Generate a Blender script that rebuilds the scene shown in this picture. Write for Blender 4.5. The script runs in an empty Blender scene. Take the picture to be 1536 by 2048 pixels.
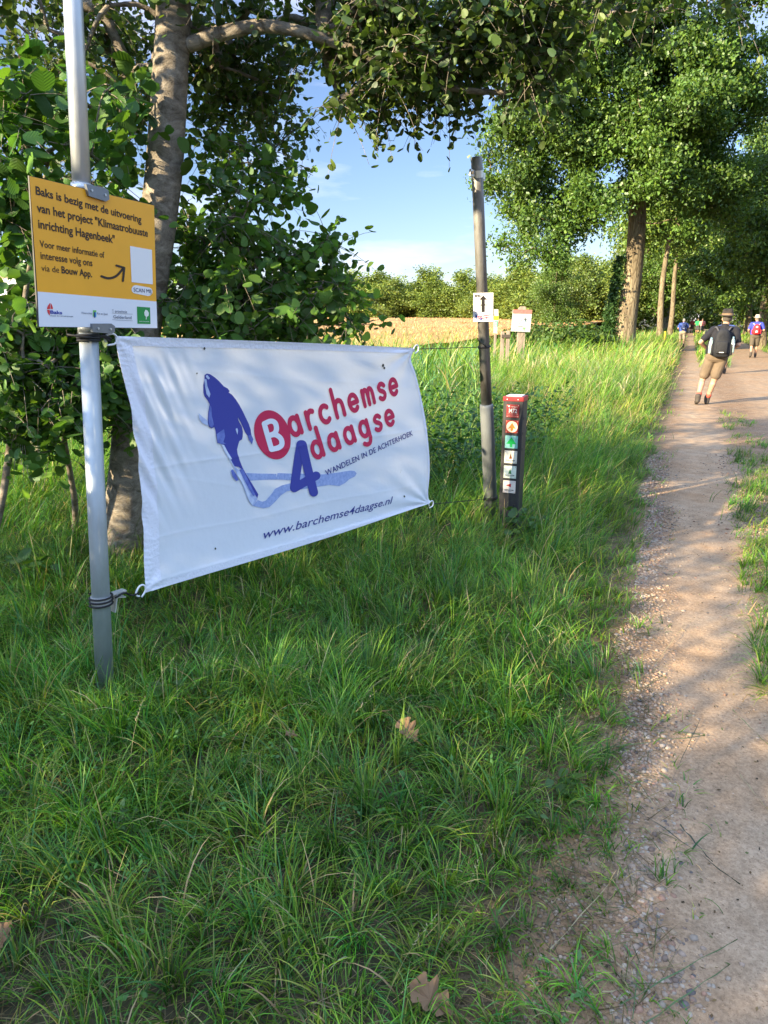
import bpy, bmesh, math, random
import numpy as np
from mathutils import Vector, Matrix
from mathutils.geometry import tessellate_polygon

SC = bpy.context.scene
COL = SC.collection
PI = math.pi
R = math.radians
rs = np.random.RandomState(7)
random.seed(7)

# ------------------------------------------------------------------ camera
H = 1.6                                   # eye height
F = 1420.0                                # focal length in photo pixels (photo 1536 x 2048)
PITCH = math.atan((1024 - 640) / F)
cp, sp = math.cos(PITCH), math.sin(PITCH)
cam_d = bpy.data.cameras.new('camera')
cam = bpy.data.objects.new('camera', cam_d)
COL.objects.link(cam)
cam.location = (0, 0, H)
cam.rotation_euler = (PI / 2 - PITCH, 0, 0)
cam_d.sensor_fit = 'VERTICAL'
cam_d.sensor_height = 24.0
cam_d.lens = 24.0 * F / 2048.0
cam_d.clip_start = 0.05
cam_d.clip_end = 3000
SC.camera = cam

# ------------------------------------------------------------------ light
SUN_EL = R(19.0)
SUN_AZ = math.atan2(-0.83, -0.56)          # direction TO the sun, measured from +Y towards +X
sun_dir = Vector((math.sin(SUN_AZ) * math.cos(SUN_EL), math.cos(SUN_AZ) * math.cos(SUN_EL), math.sin(SUN_EL)))
sd = bpy.data.lights.new('sun', 'SUN')
sd.energy = 5.0
sd.angle = R(0.5)
sd.color = (1.0, 0.82, 0.52)
so = bpy.data.objects.new('sun', sd)
COL.objects.link(so)
so.rotation_euler = (-sun_dir).to_track_quat('-Z', 'Y').to_euler()

w = bpy.data.worlds.new('World')
SC.world = w
w.use_nodes = True
nt = w.node_tree
bg = nt.nodes['Background']
sky = nt.nodes.new('ShaderNodeTexSky')
sky.sky_type = 'NISHITA'
sky.sun_disc = False
sky.sun_elevation = SUN_EL
sky.sun_rotation = SUN_AZ
sky.altitude = 0
sky.air_density = 1.0
sky.dust_density = 0.25
sky.ozone_density = 2.5
# thin wisps of high cloud
tc = nt.nodes.new('ShaderNodeTexCoord')
mp = nt.nodes.new('ShaderNodeMapping')
mp.inputs['Scale'].default_value = (1.6, 1.6, 7.0)
nz = nt.nodes.new('ShaderNodeTexNoise')
nz.inputs['Scale'].default_value = 2.3
nz.inputs['Detail'].default_value = 7
nz.inputs['Roughness'].default_value = 0.55
rp = nt.nodes.new('ShaderNodeValToRGB')
rp.color_ramp.elements[0].position = 0.50
rp.color_ramp.elements[0].color = (0, 0, 0, 1)
rp.color_ramp.elements[1].position = 0.78
rp.color_ramp.elements[1].color = (0.55, 0.55, 0.55, 1)
mx = nt.nodes.new('ShaderNodeMixRGB')
mx.inputs[2].default_value = (9.5, 9.6, 9.8, 1)
nt.links.new(tc.outputs['Generated'], mp.inputs[0])
nt.links.new(mp.outputs[0], nz.inputs['Vector'])
nt.links.new(nz.outputs['Fac'], rp.inputs[0])
nt.links.new(rp.outputs[0], mx.inputs[0])
nt.links.new(sky.outputs[0], mx.inputs[1])
# low sky toned down; sky above the view brightened as added fill for shade
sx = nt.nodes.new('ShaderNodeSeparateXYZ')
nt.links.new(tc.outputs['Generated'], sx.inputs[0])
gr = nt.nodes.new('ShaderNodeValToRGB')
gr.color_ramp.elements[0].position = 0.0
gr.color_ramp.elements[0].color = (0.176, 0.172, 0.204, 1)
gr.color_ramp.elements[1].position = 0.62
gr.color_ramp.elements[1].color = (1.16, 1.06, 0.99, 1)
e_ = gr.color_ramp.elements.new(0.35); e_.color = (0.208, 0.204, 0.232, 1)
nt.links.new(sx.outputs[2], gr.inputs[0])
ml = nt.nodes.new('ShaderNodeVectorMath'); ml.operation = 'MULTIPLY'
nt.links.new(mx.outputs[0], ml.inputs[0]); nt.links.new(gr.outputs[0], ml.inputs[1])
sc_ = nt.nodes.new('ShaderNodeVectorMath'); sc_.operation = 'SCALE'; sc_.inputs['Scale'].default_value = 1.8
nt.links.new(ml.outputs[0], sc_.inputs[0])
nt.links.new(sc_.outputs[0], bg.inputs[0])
bg.inputs[1].default_value = 0.15

SC.view_settings.view_transform = 'Standard'
SC.view_settings.look = 'None'
SC.view_settings.exposure = 1.92
SC.view_settings.gamma = 1.0
SC.cycles.max_bounces = 7
SC.cycles.diffuse_bounces = 4
SC.cycles.glossy_bounces = 2
SC.cycles.transmission_bounces = 4
SC.cycles.transparent_max_bounces = 4
SC.cycles.caustics_reflective = False
SC.cycles.caustics_refractive = False
try:
    SC.cycles.use_denoising = True
except Exception:
    pass

# ------------------------------------------------------------------ photo -> world helpers (for measuring the place)
def ray(x, y):
    a, b = (x - 768) / F, (y - 1024) / F
    return np.array([a, cp - b * sp, -(sp + b * cp)])
def P(x, y, Y):
    d = ray(x, y)
    return np.array([0, 0, H]) + d * (Y / d[1])
def G(x, y, z=0.0):
    d = ray(x, y)
    return np.array([0, 0, H]) + d * ((z - H) / d[2])
def onplane(x, y, p0, n):
    d = ray(x, y)
    o = np.array([0, 0, H])
    return o + d * (np.dot(np.array(p0) - o, n) / np.dot(d, n))
def dep(Y):                                 # metres per photo pixel at forward distance Y (near the horizon)
    return Y / F

RD = np.array([0.385, 0.923])               # heading of the road
RN = np.array([0.923, -0.385])
def UV(u, v, z=0.0):
    q = RD * u + RN * v
    return np.array([q[0], q[1], z])

# ------------------------------------------------------------------ materials
def lin(r, g, b):
    f = lambda c: (c / 255 / 12.92) if c / 255 <= 0.04045 else ((c / 255 + 0.055) / 1.055) ** 2.4
    return (f(r), f(g), f(b), 1)
MATS = {}
def newmat(name):
    m = bpy.data.materials.new(name)
    m.use_nodes = True
    MATS[name] = m
    return m, m.node_tree, m.node_tree.nodes['Principled BSDF']
def mat(name, col, rough=0.6, metal=0.0, var=0.0, scale=8.0, bump=0.0, bscale=40.0, spec=0.4, col2=None, stretch=None):
    if name in MATS:
        return MATS[name]
    m, t, b = newmat(name)
    b.inputs['Roughness'].default_value = rough
    b.inputs['Metallic'].default_value = metal
    b.inputs['Specular IOR Level'].default_value = spec
    c = col if len(col) == 4 else (*col, 1)
    if var > 0 or col2 or bump > 0:
        co = t.nodes.new('ShaderNodeTexCoord')
        mpn = t.nodes.new('ShaderNodeMapping')
        if stretch:
            mpn.inputs['Scale'].default_value = stretch
        t.links.new(co.outputs['Object'], mpn.inputs[0])
    if var > 0 or col2:
        n = t.nodes.new('ShaderNodeTexNoise')
        n.inputs['Scale'].default_value = scale
        n.inputs['Detail'].default_value = 6
        n.inputs['Roughness'].default_value = 0.62
        t.links.new(mpn.outputs[0], n.inputs['Vector'])
        r = t.nodes.new('ShaderNodeValToRGB')
        r.color_ramp.elements[0].position = 0.32
        r.color_ramp.elements[1].position = 0.68
        d = col2 if col2 else c
        if len(d) == 3:
            d = (*d, 1)
        r.color_ramp.elements[0].color = tuple(max(0, k * (1 - var)) for k in d[:3]) + (1,)
        r.color_ramp.elements[1].color = tuple(min(1, k * (1 + var)) for k in c[:3]) + (1,)
        t.links.new(n.outputs['Fac'], r.inputs[0])
        t.links.new(r.outputs[0], b.inputs['Base Color'])
    else:
        b.inputs['Base Color'].default_value = c
    if bump > 0:
        n2 = t.nodes.new('ShaderNodeTexNoise')
        n2.inputs['Scale'].default_value = bscale
        n2.inputs['Detail'].default_value = 5
        t.links.new(mpn.outputs[0], n2.inputs['Vector'])
        bp = t.nodes.new('ShaderNodeBump')
        bp.inputs['Strength'].default_value = bump
        bp.inputs['Distance'].default_value = 0.02
        t.links.new(n2.outputs['Fac'], bp.inputs['Height'])
        t.links.new(bp.outputs[0], b.inputs['Normal'])
    return m
def leafmat(name, mul=(1, 1, 1), trans=0.35, rough=0.45, gloss=0.08, veins=False):
    m = bpy.data.materials.new(name)
    m.use_nodes = True
    MATS[name] = m
    t = m.node_tree
    t.nodes.remove(t.nodes['Principled BSDF'])
    out = t.nodes['Material Output']
    at = t.nodes.new('ShaderNodeAttribute'); at.attribute_name = 'tint'
    mu = t.nodes.new('ShaderNodeMixRGB'); mu.blend_type = 'MULTIPLY'; mu.inputs[0].default_value = 1
    mu.inputs[2].default_value = (*mul, 1)
    t.links.new(at.outputs['Color'], mu.inputs[1])
    d = t.nodes.new('ShaderNodeBsdfDiffuse')
    tr = t.nodes.new('ShaderNodeBsdfTranslucent')
    gl = t.nodes.new('ShaderNodeBsdfGlossy'); gl.inputs['Roughness'].default_value = rough
    gl.inputs['Color'].default_value = (0.8, 0.85, 0.9, 1)
    t.links.new(mu.outputs[0], d.inputs['Color'])
    tm = t.nodes.new('ShaderNodeMixRGB'); tm.blend_type = 'MULTIPLY'; tm.inputs[0].default_value = 1
    tm.inputs[2].default_value = (1.5, 1.5, 0.6, 1)
    t.links.new(mu.outputs[0], tm.inputs[1])
    t.links.new(tm.outputs[0], tr.inputs['Color'])
    a = t.nodes.new('ShaderNodeMixShader'); a.inputs[0].default_value = trans
    t.links.new(d.outputs[0], a.inputs[1]); t.links.new(tr.outputs[0], a.inputs[2])
    g = t.nodes.new('ShaderNodeMixShader'); g.inputs[0].default_value = gloss
    t.links.new(a.outputs[0], g.inputs[1]); t.links.new(gl.outputs[0], g.inputs[2])
    t.links.new(g.outputs[0], out.inputs[0])
    if veins:
        lc = t.nodes.new('ShaderNodeAttribute'); lc.attribute_name = 'leafco'
        sep = t.nodes.new('ShaderNodeSeparateXYZ'); t.links.new(lc.outputs['Vector'], sep.inputs[0])
        ab = t.nodes.new('ShaderNodeMath'); ab.operation = 'ABSOLUTE'; t.links.new(sep.outputs[0], ab.inputs[0])
        sb = t.nodes.new('ShaderNodeMath'); sb.operation = 'MULTIPLY_ADD'
        t.links.new(ab.outputs[0], sb.inputs[0]); sb.inputs[1].default_value = -0.75; t.links.new(sep.outputs[1], sb.inputs[2])
        m7 = t.nodes.new('ShaderNodeMath'); m7.operation = 'MULTIPLY'; m7.inputs[1].default_value = 44.0
        t.links.new(sb.outputs[0], m7.inputs[0])
        sn = t.nodes.new('ShaderNodeMath'); sn.operation = 'SINE'; t.links.new(m7.outputs[0], sn.inputs[0])
        bp = t.nodes.new('ShaderNodeBump'); bp.inputs['Strength'].default_value = 0.22; bp.inputs['Distance'].default_value = 0.003
        t.links.new(sn.outputs[0], bp.inputs['Height'])
        for q in (d, tr, gl):
            t.links.new(bp.outputs[0], q.inputs['Normal'])
    return m

# ------------------------------------------------------------------ object helpers
def tagp(o, label=None, cat=None, group=None, kind=None):
    if label: o['label'] = label
    if cat: o['category'] = cat
    if group: o['group'] = group
    if kind: o['kind'] = kind
    return o
def thing(name, label, cat, loc=(0, 0, 0), rot=(0, 0, 0), group=None):
    o = bpy.data.objects.new(name, None)
    o.empty_display_size = 0.2
    COL.objects.link(o)
    o.location = loc
    o.rotation_euler = rot
    return tagp(o, label, cat, group)
def link(name, me, m, parent=None):
    o = bpy.data.objects.new(name, me)
    COL.objects.link(o)
    if m is not None:
        for k in (m if isinstance(m, (list, tuple)) else [m]):
            me.materials.append(k)
    if parent is not None:
        o.parent = parent
    return o
def npmesh(name, V, faces, smooth=False, tint=None, leafco=None):
    """faces: (N,k) array, all of one size"""
    V = np.asarray(V, dtype=np.float32); faces = np.asarray(faces, dtype=np.int32)
    me = bpy.data.meshes.new(name)
    n, k = faces.shape
    me.vertices.add(len(V)); me.vertices.foreach_set('co', V.ravel())
    me.loops.add(n * k); me.loops.foreach_set('vertex_index', faces.ravel())
    me.polygons.add(n)
    me.polygons.foreach_set('loop_start', np.arange(0, n * k, k, dtype=np.int32))
    me.polygons.foreach_set('loop_total', np.full(n, k, dtype=np.int32))
    if smooth:
        me.polygons.foreach_set('use_smooth', np.ones(n, dtype=bool))
    me.update(calc_edges=True)
    if tint is not None:
        a = me.attributes.new('tint', 'FLOAT_COLOR', 'POINT')
        T = np.ones((len(V), 4), dtype=np.float32); T[:, :3] = tint
        a.data.foreach_set('color', T.ravel())
    if leafco is not None:
        a = me.attributes.new('leafco', 'FLOAT_VECTOR', 'POINT')
        a.data.foreach_set('vector', np.asarray(leafco, dtype=np.float32).ravel())
    return me
class MB:
    """collects polygons of mixed size for one mesh"""
    def __init__(s): s.v = []; s.f = []
    def add(s, V, Fs):
        b = len(s.v)
        s.v += [tuple(map(float, p)) for p in V]
        s.f += [tuple(int(i) + b for i in f) for f in Fs]
        return s
    def box(s, c, size, M=None, bevel=0.0):
        bm = bmesh.new()
        bmesh.ops.create_cube(bm, size=1)
        for v in bm.verts: v.co = Vector((v.co.x * size[0], v.co.y * size[1], v.co.z * size[2]))
        if bevel > 0:
            bmesh.ops.bevel(bm, geom=list(bm.edges), offset=bevel, segments=2, affect='EDGES', profile=0.5)
        if M is not None: bm.transform(M)
        bm.transform(Matrix.Translation(Vector(c)))
        return s.bm(bm)
    def bm(s, bm):
        bm.verts.ensure_lookup_table()
        for i, v in enumerate(bm.verts): v.index = i
        s.add([v.co for v in bm.verts], [[v.index for v in f.verts] for f in bm.faces])
        bm.free()
        return s
    def tube(s, pts, rad, n=10, cap=True):
        V, Fq, caps = tube(pts, rad, n)
        s.add(V, Fq)
        if cap:
            b = len(s.v) - len(V)
            s.f.append(tuple(b + i for i in range(n))[::-1])
            s.f.append(tuple(b + len(V) - n + i for i in range(n)))
        return s
    def ball(s, c, r, seg=12):
        bm = bmesh.new()
        bmesh.ops.create_uvsphere(bm, u_segments=seg, v_segments=max(6, seg // 2), radius=1)
        rr = r if hasattr(r, '__len__') else (r, r, r)
        for v in bm.verts: v.co = Vector((v.co.x * rr[0] + c[0], v.co.y * rr[1] + c[1], v.co.z * rr[2] + c[2]))
        return s.bm(bm)
    def lathe(s, prof, n=20, c=(0, 0, 0), sx=1.0, sy=1.0):
        V = []
        for (r, z) in prof:
            for i in range(n):
                a = 2 * PI * i / n
                V.append((c[0] + r * math.cos(a) * sx, c[1] + r * math.sin(a) * sy, c[2] + z))
        Fs = []
        for j in range(len(prof) - 1):
            for i in range(n):
                Fs.append((j * n + i, j * n + (i + 1) % n, (j + 1) * n + (i + 1) % n, (j + 1) * n + i))
        return s.add(V, Fs)
    def mesh(s, name, smooth=False):
        me = bpy.data.meshes.new(name)
        me.from_pydata(s.v, [], s.f)
        if smooth:
            me.polygons.foreach_set('use_smooth', np.ones(len(me.polygons), dtype=bool))
        me.update()
        return me
    def build(s, name, m, parent=None, smooth=False):
        return link(name, s.mesh(name, smooth), m, parent)
def tube(pts, rad, n=8):
    pts = np.asarray(pts, dtype=float); k = len(pts)
    rad = np.broadcast_to(np.asarray(rad, dtype=float), (k,))
    T = np.gradient(pts, axis=0)
    T /= np.linalg.norm(T, axis=1)[:, None] + 1e-9
    a = np.array([0.0, 0, 1]) if abs(T[0][2]) < 0.9 else np.array([1.0, 0, 0])
    N = np.cross(T[0], a); N /= np.linalg.norm(N)
    ang = np.arange(n) * 2 * PI / n
    V = np.zeros((k, n, 3))
    for i in range(k):
        N = N - T[i] * np.dot(N, T[i]); N /= np.linalg.norm(N) + 1e-9
        B = np.cross(T[i], N)
        V[i] = pts[i] + rad[i] * (np.cos(ang)[:, None] * N + np.sin(ang)[:, None] * B)
    i0 = np.arange(k - 1)[:, None] * n + np.arange(n)[None, :]
    i1 = np.arange(k - 1)[:, None] * n + (np.arange(n)[None, :] + 1) % n
    Fq = np.stack([i0, i1, i1 + n, i0 + n], -1).reshape(-1, 4)
    return V.reshape(-1, 3), Fq, None
def spline(pts, n):
    """Catmull-Rom through the points"""
    p = np.asarray(pts, dtype=float)
    p = np.vstack([2 * p[0] - p[1], p, 2 * p[-1] - p[-2]])
    out = []
    m = len(p) - 3
    for t in np.linspace(0, m - 1e-6, n):
        i = int(t); u = t - i
        a, b, c, d = p[i], p[i + 1], p[i + 2], p[i + 3]
        out.append(0.5 * ((2 * b) + (-a + c) * u + (2 * a - 5 * b + 4 * c - d) * u * u + (-a + 3 * b - 3 * c + d) * u ** 3))
    return np.array(out)
def evalmesh(o):
    dg = bpy.context.evaluated_depsgraph_get()
    me = bpy.data.meshes.new_from_object(o.evaluated_get(dg))
    return me
_txt = {}
def text2d(s, weight=0.0, space=1.0):
    """flat text outline as triangles: verts (N,2) with the baseline at y=0, cap height 1, left edge 0; also its width"""
    key = (s, weight, space)
    if key in _txt: return _txt[key]
    cu = bpy.data.curves.new('t', 'FONT')
    cu.body = s; cu.size = 1.0; cu.offset = weight; cu.space_character = space; cu.resolution_u = 4
    o = bpy.data.objects.new('t', cu); COL.objects.link(o)
    me = evalmesh(o)
    V = np.array([v.co[:2] for v in me.vertices]); Fs = [tuple(p.vertices) for p in me.polygons]
    bpy.data.objects.remove(o); bpy.data.curves.remove(cu); bpy.data.meshes.remove(me)
    x0, x1 = V[:, 0].min(), V[:, 0].max()
    V = (V - [x0, 0]) / 0.729
    _txt[key] = (V, Fs, (x1 - x0) / 0.729)
    return _txt[key]
def frame_text(mb, s, q0, q1, qh, n, off, weight=0.0, space=1.0, fn=None):
    """lay text so its baseline runs q0 -> q1 and its capitals reach qh above q0 (3D points on a flat or nearly flat face with normal n)"""
    V, Fs, W = text2d(s, weight, space)
    q0, q1, qh = map(np.asarray, (q0, q1, qh))
    e1 = (q1 - q0) / W; e2 = qh - q0
    X = q0 + V[:, :1] * e1 + V[:, 1:] * e2
    if fn is not None: X = fn(X)
    mb.add(X + np.asarray(n) * off, Fs)
def poly(mb, pts3, n, off, fn=None):
    pts3 = [np.asarray(p, dtype=float) for p in pts3]
    tri = tessellate_polygon([[Vector(p) for p in pts3]])
    X = np.array(pts3)
    if fn is not None: X = fn(X)
    mb.add(X + np.asarray(n) * off, tri)
def refine(me, maxlen, it=6):
    bm = bmesh.new(); bm.from_mesh(me)
    for _ in range(it):
        E = [e for e in bm.edges if e.calc_length() > maxlen]
        if not E: break
        bmesh.ops.subdivide_edges(bm, edges=E, cuts=1)
        bmesh.ops.triangulate(bm, faces=[f for f in bm.faces if len(f.verts) > 3])
    bm.to_mesh(me); bm.free(); me.update()
# ================================================================== the setting
def hash2(ix, iy, seed):
    h = (ix * 374761393 + iy * 668265263 + seed * 1442695041) & 0xffffffff
    h = ((h ^ (h >> 13)) * 1274126177) & 0xffffffff
    return ((h ^ (h >> 16)) & 0xffff) / 65535.0
def vnoise(x, y, seed=0):
    x = np.asarray(x, dtype=float); y = np.asarray(y, dtype=float)
    ix = np.floor(x).astype(np.int64); iy = np.floor(y).astype(np.int64)
    fx = x - ix; fy = y - iy
    fx = fx * fx * (3 - 2 * fx); fy = fy * fy * (3 - 2 * fy)
    a = hash2(ix, iy, seed); b = hash2(ix + 1, iy, seed); c = hash2(ix, iy + 1, seed); d = hash2(ix + 1, iy + 1, seed)
    return (a * (1 - fx) + b * fx) * (1 - fy) + (c * (1 - fx) + d * fx) * fy
def fbm(x, y, seed=0, o=3):
    s = 0; a = 0.5; k = 0
    for i in range(o):
        s = s + a * vnoise(x * 2 ** i, y * 2 ** i, seed + i); k += a; a *= 0.5
    return s / k

# ground: one sheet to the horizon
def ground_mat():
    m, t, b = newmat('soil_thatch')
    b.inputs['Roughness'].default_value = 0.95
    co = t.nodes.new('ShaderNodeTexCoord')
    n = t.nodes.new('ShaderNodeTexNoise'); n.inputs['Scale'].default_value = 3.0; n.inputs['Detail'].default_value = 9; n.inputs['Roughness'].default_value = 0.7
    t.links.new(co.outputs['Object'], n.inputs['Vector'])
    r = t.nodes.new('ShaderNodeValToRGB')
    r.color_ramp.elements[0].position = 0.3; r.color_ramp.elements[0].color = (0.028, 0.030, 0.013, 1)
    r.color_ramp.elements[1].position = 0.72; r.color_ramp.elements[1].color = (0.075, 0.062, 0.030, 1)
    t.links.new(n.outputs['Fac'], r.inputs[0]); t.links.new(r.outputs[0], b.inputs['Base Color'])
    return m
mb = MB()
mb.add([(-900, -300, 0), (900, -300, 0), (900, 1500, 0), (-900, 1500, 0)], [(0, 1, 2, 3)])
tagp(mb.build('ground', ground_mat()), kind='structure')

def road_mat():
    m, t, b = newmat('packed_gravel')
    N = t.nodes.new; L = t.links.new
    b.inputs['Roughness'].default_value = 0.9
    b.inputs['Specular IOR Level'].default_value = 0.25
    co = N('ShaderNodeTexCoord')
    sep = N('ShaderNodeSeparateXYZ'); L(co.outputs['Object'], sep.inputs[0])
    def noise(sc, det=6, rg=0.6):
        n = N('ShaderNodeTexNoise'); n.inputs['Scale'].default_value = sc; n.inputs['Detail'].default_value = det; n.inputs['Roughness'].default_value = rg
        L(co.outputs['Object'], n.inputs['Vector']); return n
    def ramp(src, a, ca, c, cc):
        r = N('ShaderNodeValToRGB'); r.color_ramp.elements[0].position = a; r.color_ramp.elements[0].color = (*ca, 1)
        r.color_ramp.elements[1].position = c; r.color_ramp.elements[1].color = (*cc, 1); L(src, r.inputs[0]); return r
    def mixc(f, a, c, mode='MIX'):
        q = N('ShaderNodeMixRGB'); q.blend_type = mode
        if isinstance(f, float): q.inputs[0].default_value = f
        else: L(f, q.inputs[0])
        for i, k in ((1, a), (2, c)):
            if isinstance(k, tuple): q.inputs[i].default_value = (*k, 1)
            else: L(k, q.inputs[i])
        return q
    big = noise(1.1, 5); mid = noise(7, 7, 0.65); fine = noise(70, 5, 0.7)
    base = ramp(mid.outputs['Fac'], 0.28, (0.270, 0.190, 0.120), 0.72, (0.42, 0.315, 0.215))
    ora = ramp(big.outputs['Fac'], 0.42, (1, 1, 1), 0.70, (1.0, 0.84, 0.68))
    c1 = mixc(0.8, base.outputs[0], ora.outputs[0], 'MULTIPLY')
    spk = ramp(fine.outputs['Fac'], 0.34, (0.55, 0.5, 0.47), 0.62, (1.12, 1.1, 1.08))
    gn = noise(190, 3, 0.6)
    gr2 = ramp(gn.outputs['Fac'], 0.30, (0.42, 0.36, 0.32), 0.42, (1, 1, 1))
    c1b = mixc(0.75, c1.outputs[0], gr2.outputs[0], 'MULTIPLY')
    gl2 = ramp(noise(150, 2, 0.5).outputs['Fac'], 0.66, (1, 1, 1), 0.74, (1.45, 1.45, 1.42))
    c1c = mixc(0.8, c1b.outputs[0], gl2.outputs[0], 'MULTIPLY')
    c2 = mixc(0.7, c1c.outputs[0], spk.outputs[0], 'MULTIPLY')
    # loose stones : voronoi cells, only off the trodden line
    vo = N('ShaderNodeTexVoronoi'); vo.inputs['Scale'].default_value = 62; L(co.outputs['Object'], vo.inputs['Vector'])
    vr = ramp(vo.outputs['Distance'], 0.25, (1, 1, 1), 0.5, (0, 0, 0))
    hs = N('ShaderNodeSeparateColor'); L(vo.outputs['Color'], hs.inputs[0])
    pc = ramp(hs.outputs[0], 0.1, (0.15, 0.10, 0.075), 0.9, (0.40, 0.31, 0.23))
    ed = N('ShaderNodeMath'); ed.operation = 'ABSOLUTE'
    s1 = N('ShaderNodeMath'); s1.operation = 'SUBTRACT'; L(sep.outputs[0], s1.inputs[0]); s1.inputs[1].default_value = 0.30
    L(s1.outputs[0], ed.inputs[0])
    wob = N('ShaderNodeMath'); wob.operation = 'MULTIPLY_ADD'; L(big.outputs['Fac'], wob.inputs[0]); wob.inputs[1].default_value = 0.35; L(ed.outputs[0], wob.inputs[2])
    fr = N('ShaderNodeMapRange'); fr.inputs['From Min'].default_value = 0.34; fr.inputs['From Max'].default_value = 0.62; L(wob.outputs[0], fr.inputs['Value'])
    far = N('ShaderNodeMapRange'); far.inputs['From Min'].default_value = 1.1; far.inputs['From Max'].default_value = 1.5; far.inputs['To Min'].default_value = 1.0; far.inputs['To Max'].default_value = 0.25
    L(sep.outputs[0], far.inputs['Value'])
    k1 = N('ShaderNodeMath'); k1.operation = 'MULTIPLY'; L(fr.outputs[0], k1.inputs[0]); L(far.outputs[0], k1.inputs[1])
    k2 = N('ShaderNodeMath'); k2.operation = 'MULTIPLY'; L(k1.outputs[0], k2.inputs[0]); L(vr.outputs[0], k2.inputs[1])
    dk = mixc(k1.outputs[0], c2.outputs[0], mixc(1.0, c2.outputs[0], (0.72, 0.66, 0.6), 'MULTIPLY').outputs[0])
    c3 = mixc(k2.outputs[0], dk.outputs[0], pc.outputs[0])
    en = noise(9, 6, 0.7)
    ea = N('ShaderNodeMath'); ea.operation = 'MULTIPLY_ADD'; L(en.outputs['Fac'], ea.inputs[0]); ea.inputs[1].default_value = 0.34; L(sep.outputs[0], ea.inputs[2])
    er = N('ShaderNodeMapRange'); er.inputs['From Min'].default_value = -0.16; er.inputs['From Max'].default_value = 0.02; L(ea.outputs[0], er.inputs['Value'])
    soil = ramp(mid.outputs['Fac'], 0.3, (0.035, 0.034, 0.016), 0.7, (0.15, 0.105, 0.06))
    c4 = mixc(er.outputs[0], soil.outputs[0], c3.outputs[0])
    L(c4.outputs[0], b.inputs['Base Color'])
    b1 = N('ShaderNodeBump'); b1.inputs['Strength'].default_value = 0.5; b1.inputs['Distance'].default_value = 0.02; L(mid.outputs['Fac'], b1.inputs['Height'])
    fo = N('ShaderNodeTexVoronoi'); fo.feature = 'SMOOTH_F1'; fo.inputs['Scale'].default_value = 5.5; L(co.outputs['Object'], fo.inputs['Vector'])
    b0 = N('ShaderNodeBump'); b0.inputs['Strength'].default_value = 0.55; b0.inputs['Distance'].default_value = 0.05; L(fo.outputs['Distance'], b0.inputs['Height']); L(b0.outputs[0], b1.inputs['Normal'])
    b2 = N('ShaderNodeBump'); b2.inputs['Strength'].default_value = 0.6; b2.inputs['Distance'].default_value = 0.006; L(fine.outputs['Fac'], b2.inputs['Height']); L(b1.outputs[0], b2.inputs['Normal'])
    b3 = N('ShaderNodeBump'); b3.inputs['Strength'].default_value = 0.9; b3.inputs['Distance'].default_value = 0.008; L(k2.outputs[0], b3.inputs['Height']); L(b2.outputs[0], b3.inputs['Normal'])
    L(b3.outputs[0], b.inputs['Normal'])
    return m
ROADROT = (0, 0, -math.atan2(RD[0], RD[1]))
def strip(name, us, vl, vr, z, m, nv=24):
    V = []; Fq = []
    for i, u in enumerate(us):
        for j in range(nv):
            v = vl[i] + (vr[i] - vl[i]) * j / (nv - 1)
            zz = z + 0.022 * (fbm(np.array([u * 1.6]), np.array([v * 2.4]), 5)[0] - 0.5) * (1 if 0 < j < nv - 1 else 0) + (0.011 if 0 < j < nv - 1 else -0.012)
            V.append((v, u, zz))
    for i in range(len(us) - 1):
        for j in range(nv - 1):
            Fq.append((i * nv + j, i * nv + j + 1, (i + 1) * nv + j + 1, (i + 1) * nv + j))
    o = link(name, npmesh(name, V, Fq, smooth=True), m)
    o.rotation_euler = ROADROT
    return tagp(o, kind='structure')
us = np.concatenate([np.arange(-3, 9, 0.12), np.arange(9, 30, 0.5), np.arange(30, 230, 4.0)])
vl = -0.55 + 0.30 * (fbm(us * 0.8, us * 0, 3) - 0.5)
vr_ = 3.75 + 0.5 * (fbm(us * 0.3, us * 0 + 4, 9) - 0.5)
strip('gravel_road', us, vl, vr_, 0.004, road_mat(), 40)

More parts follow.
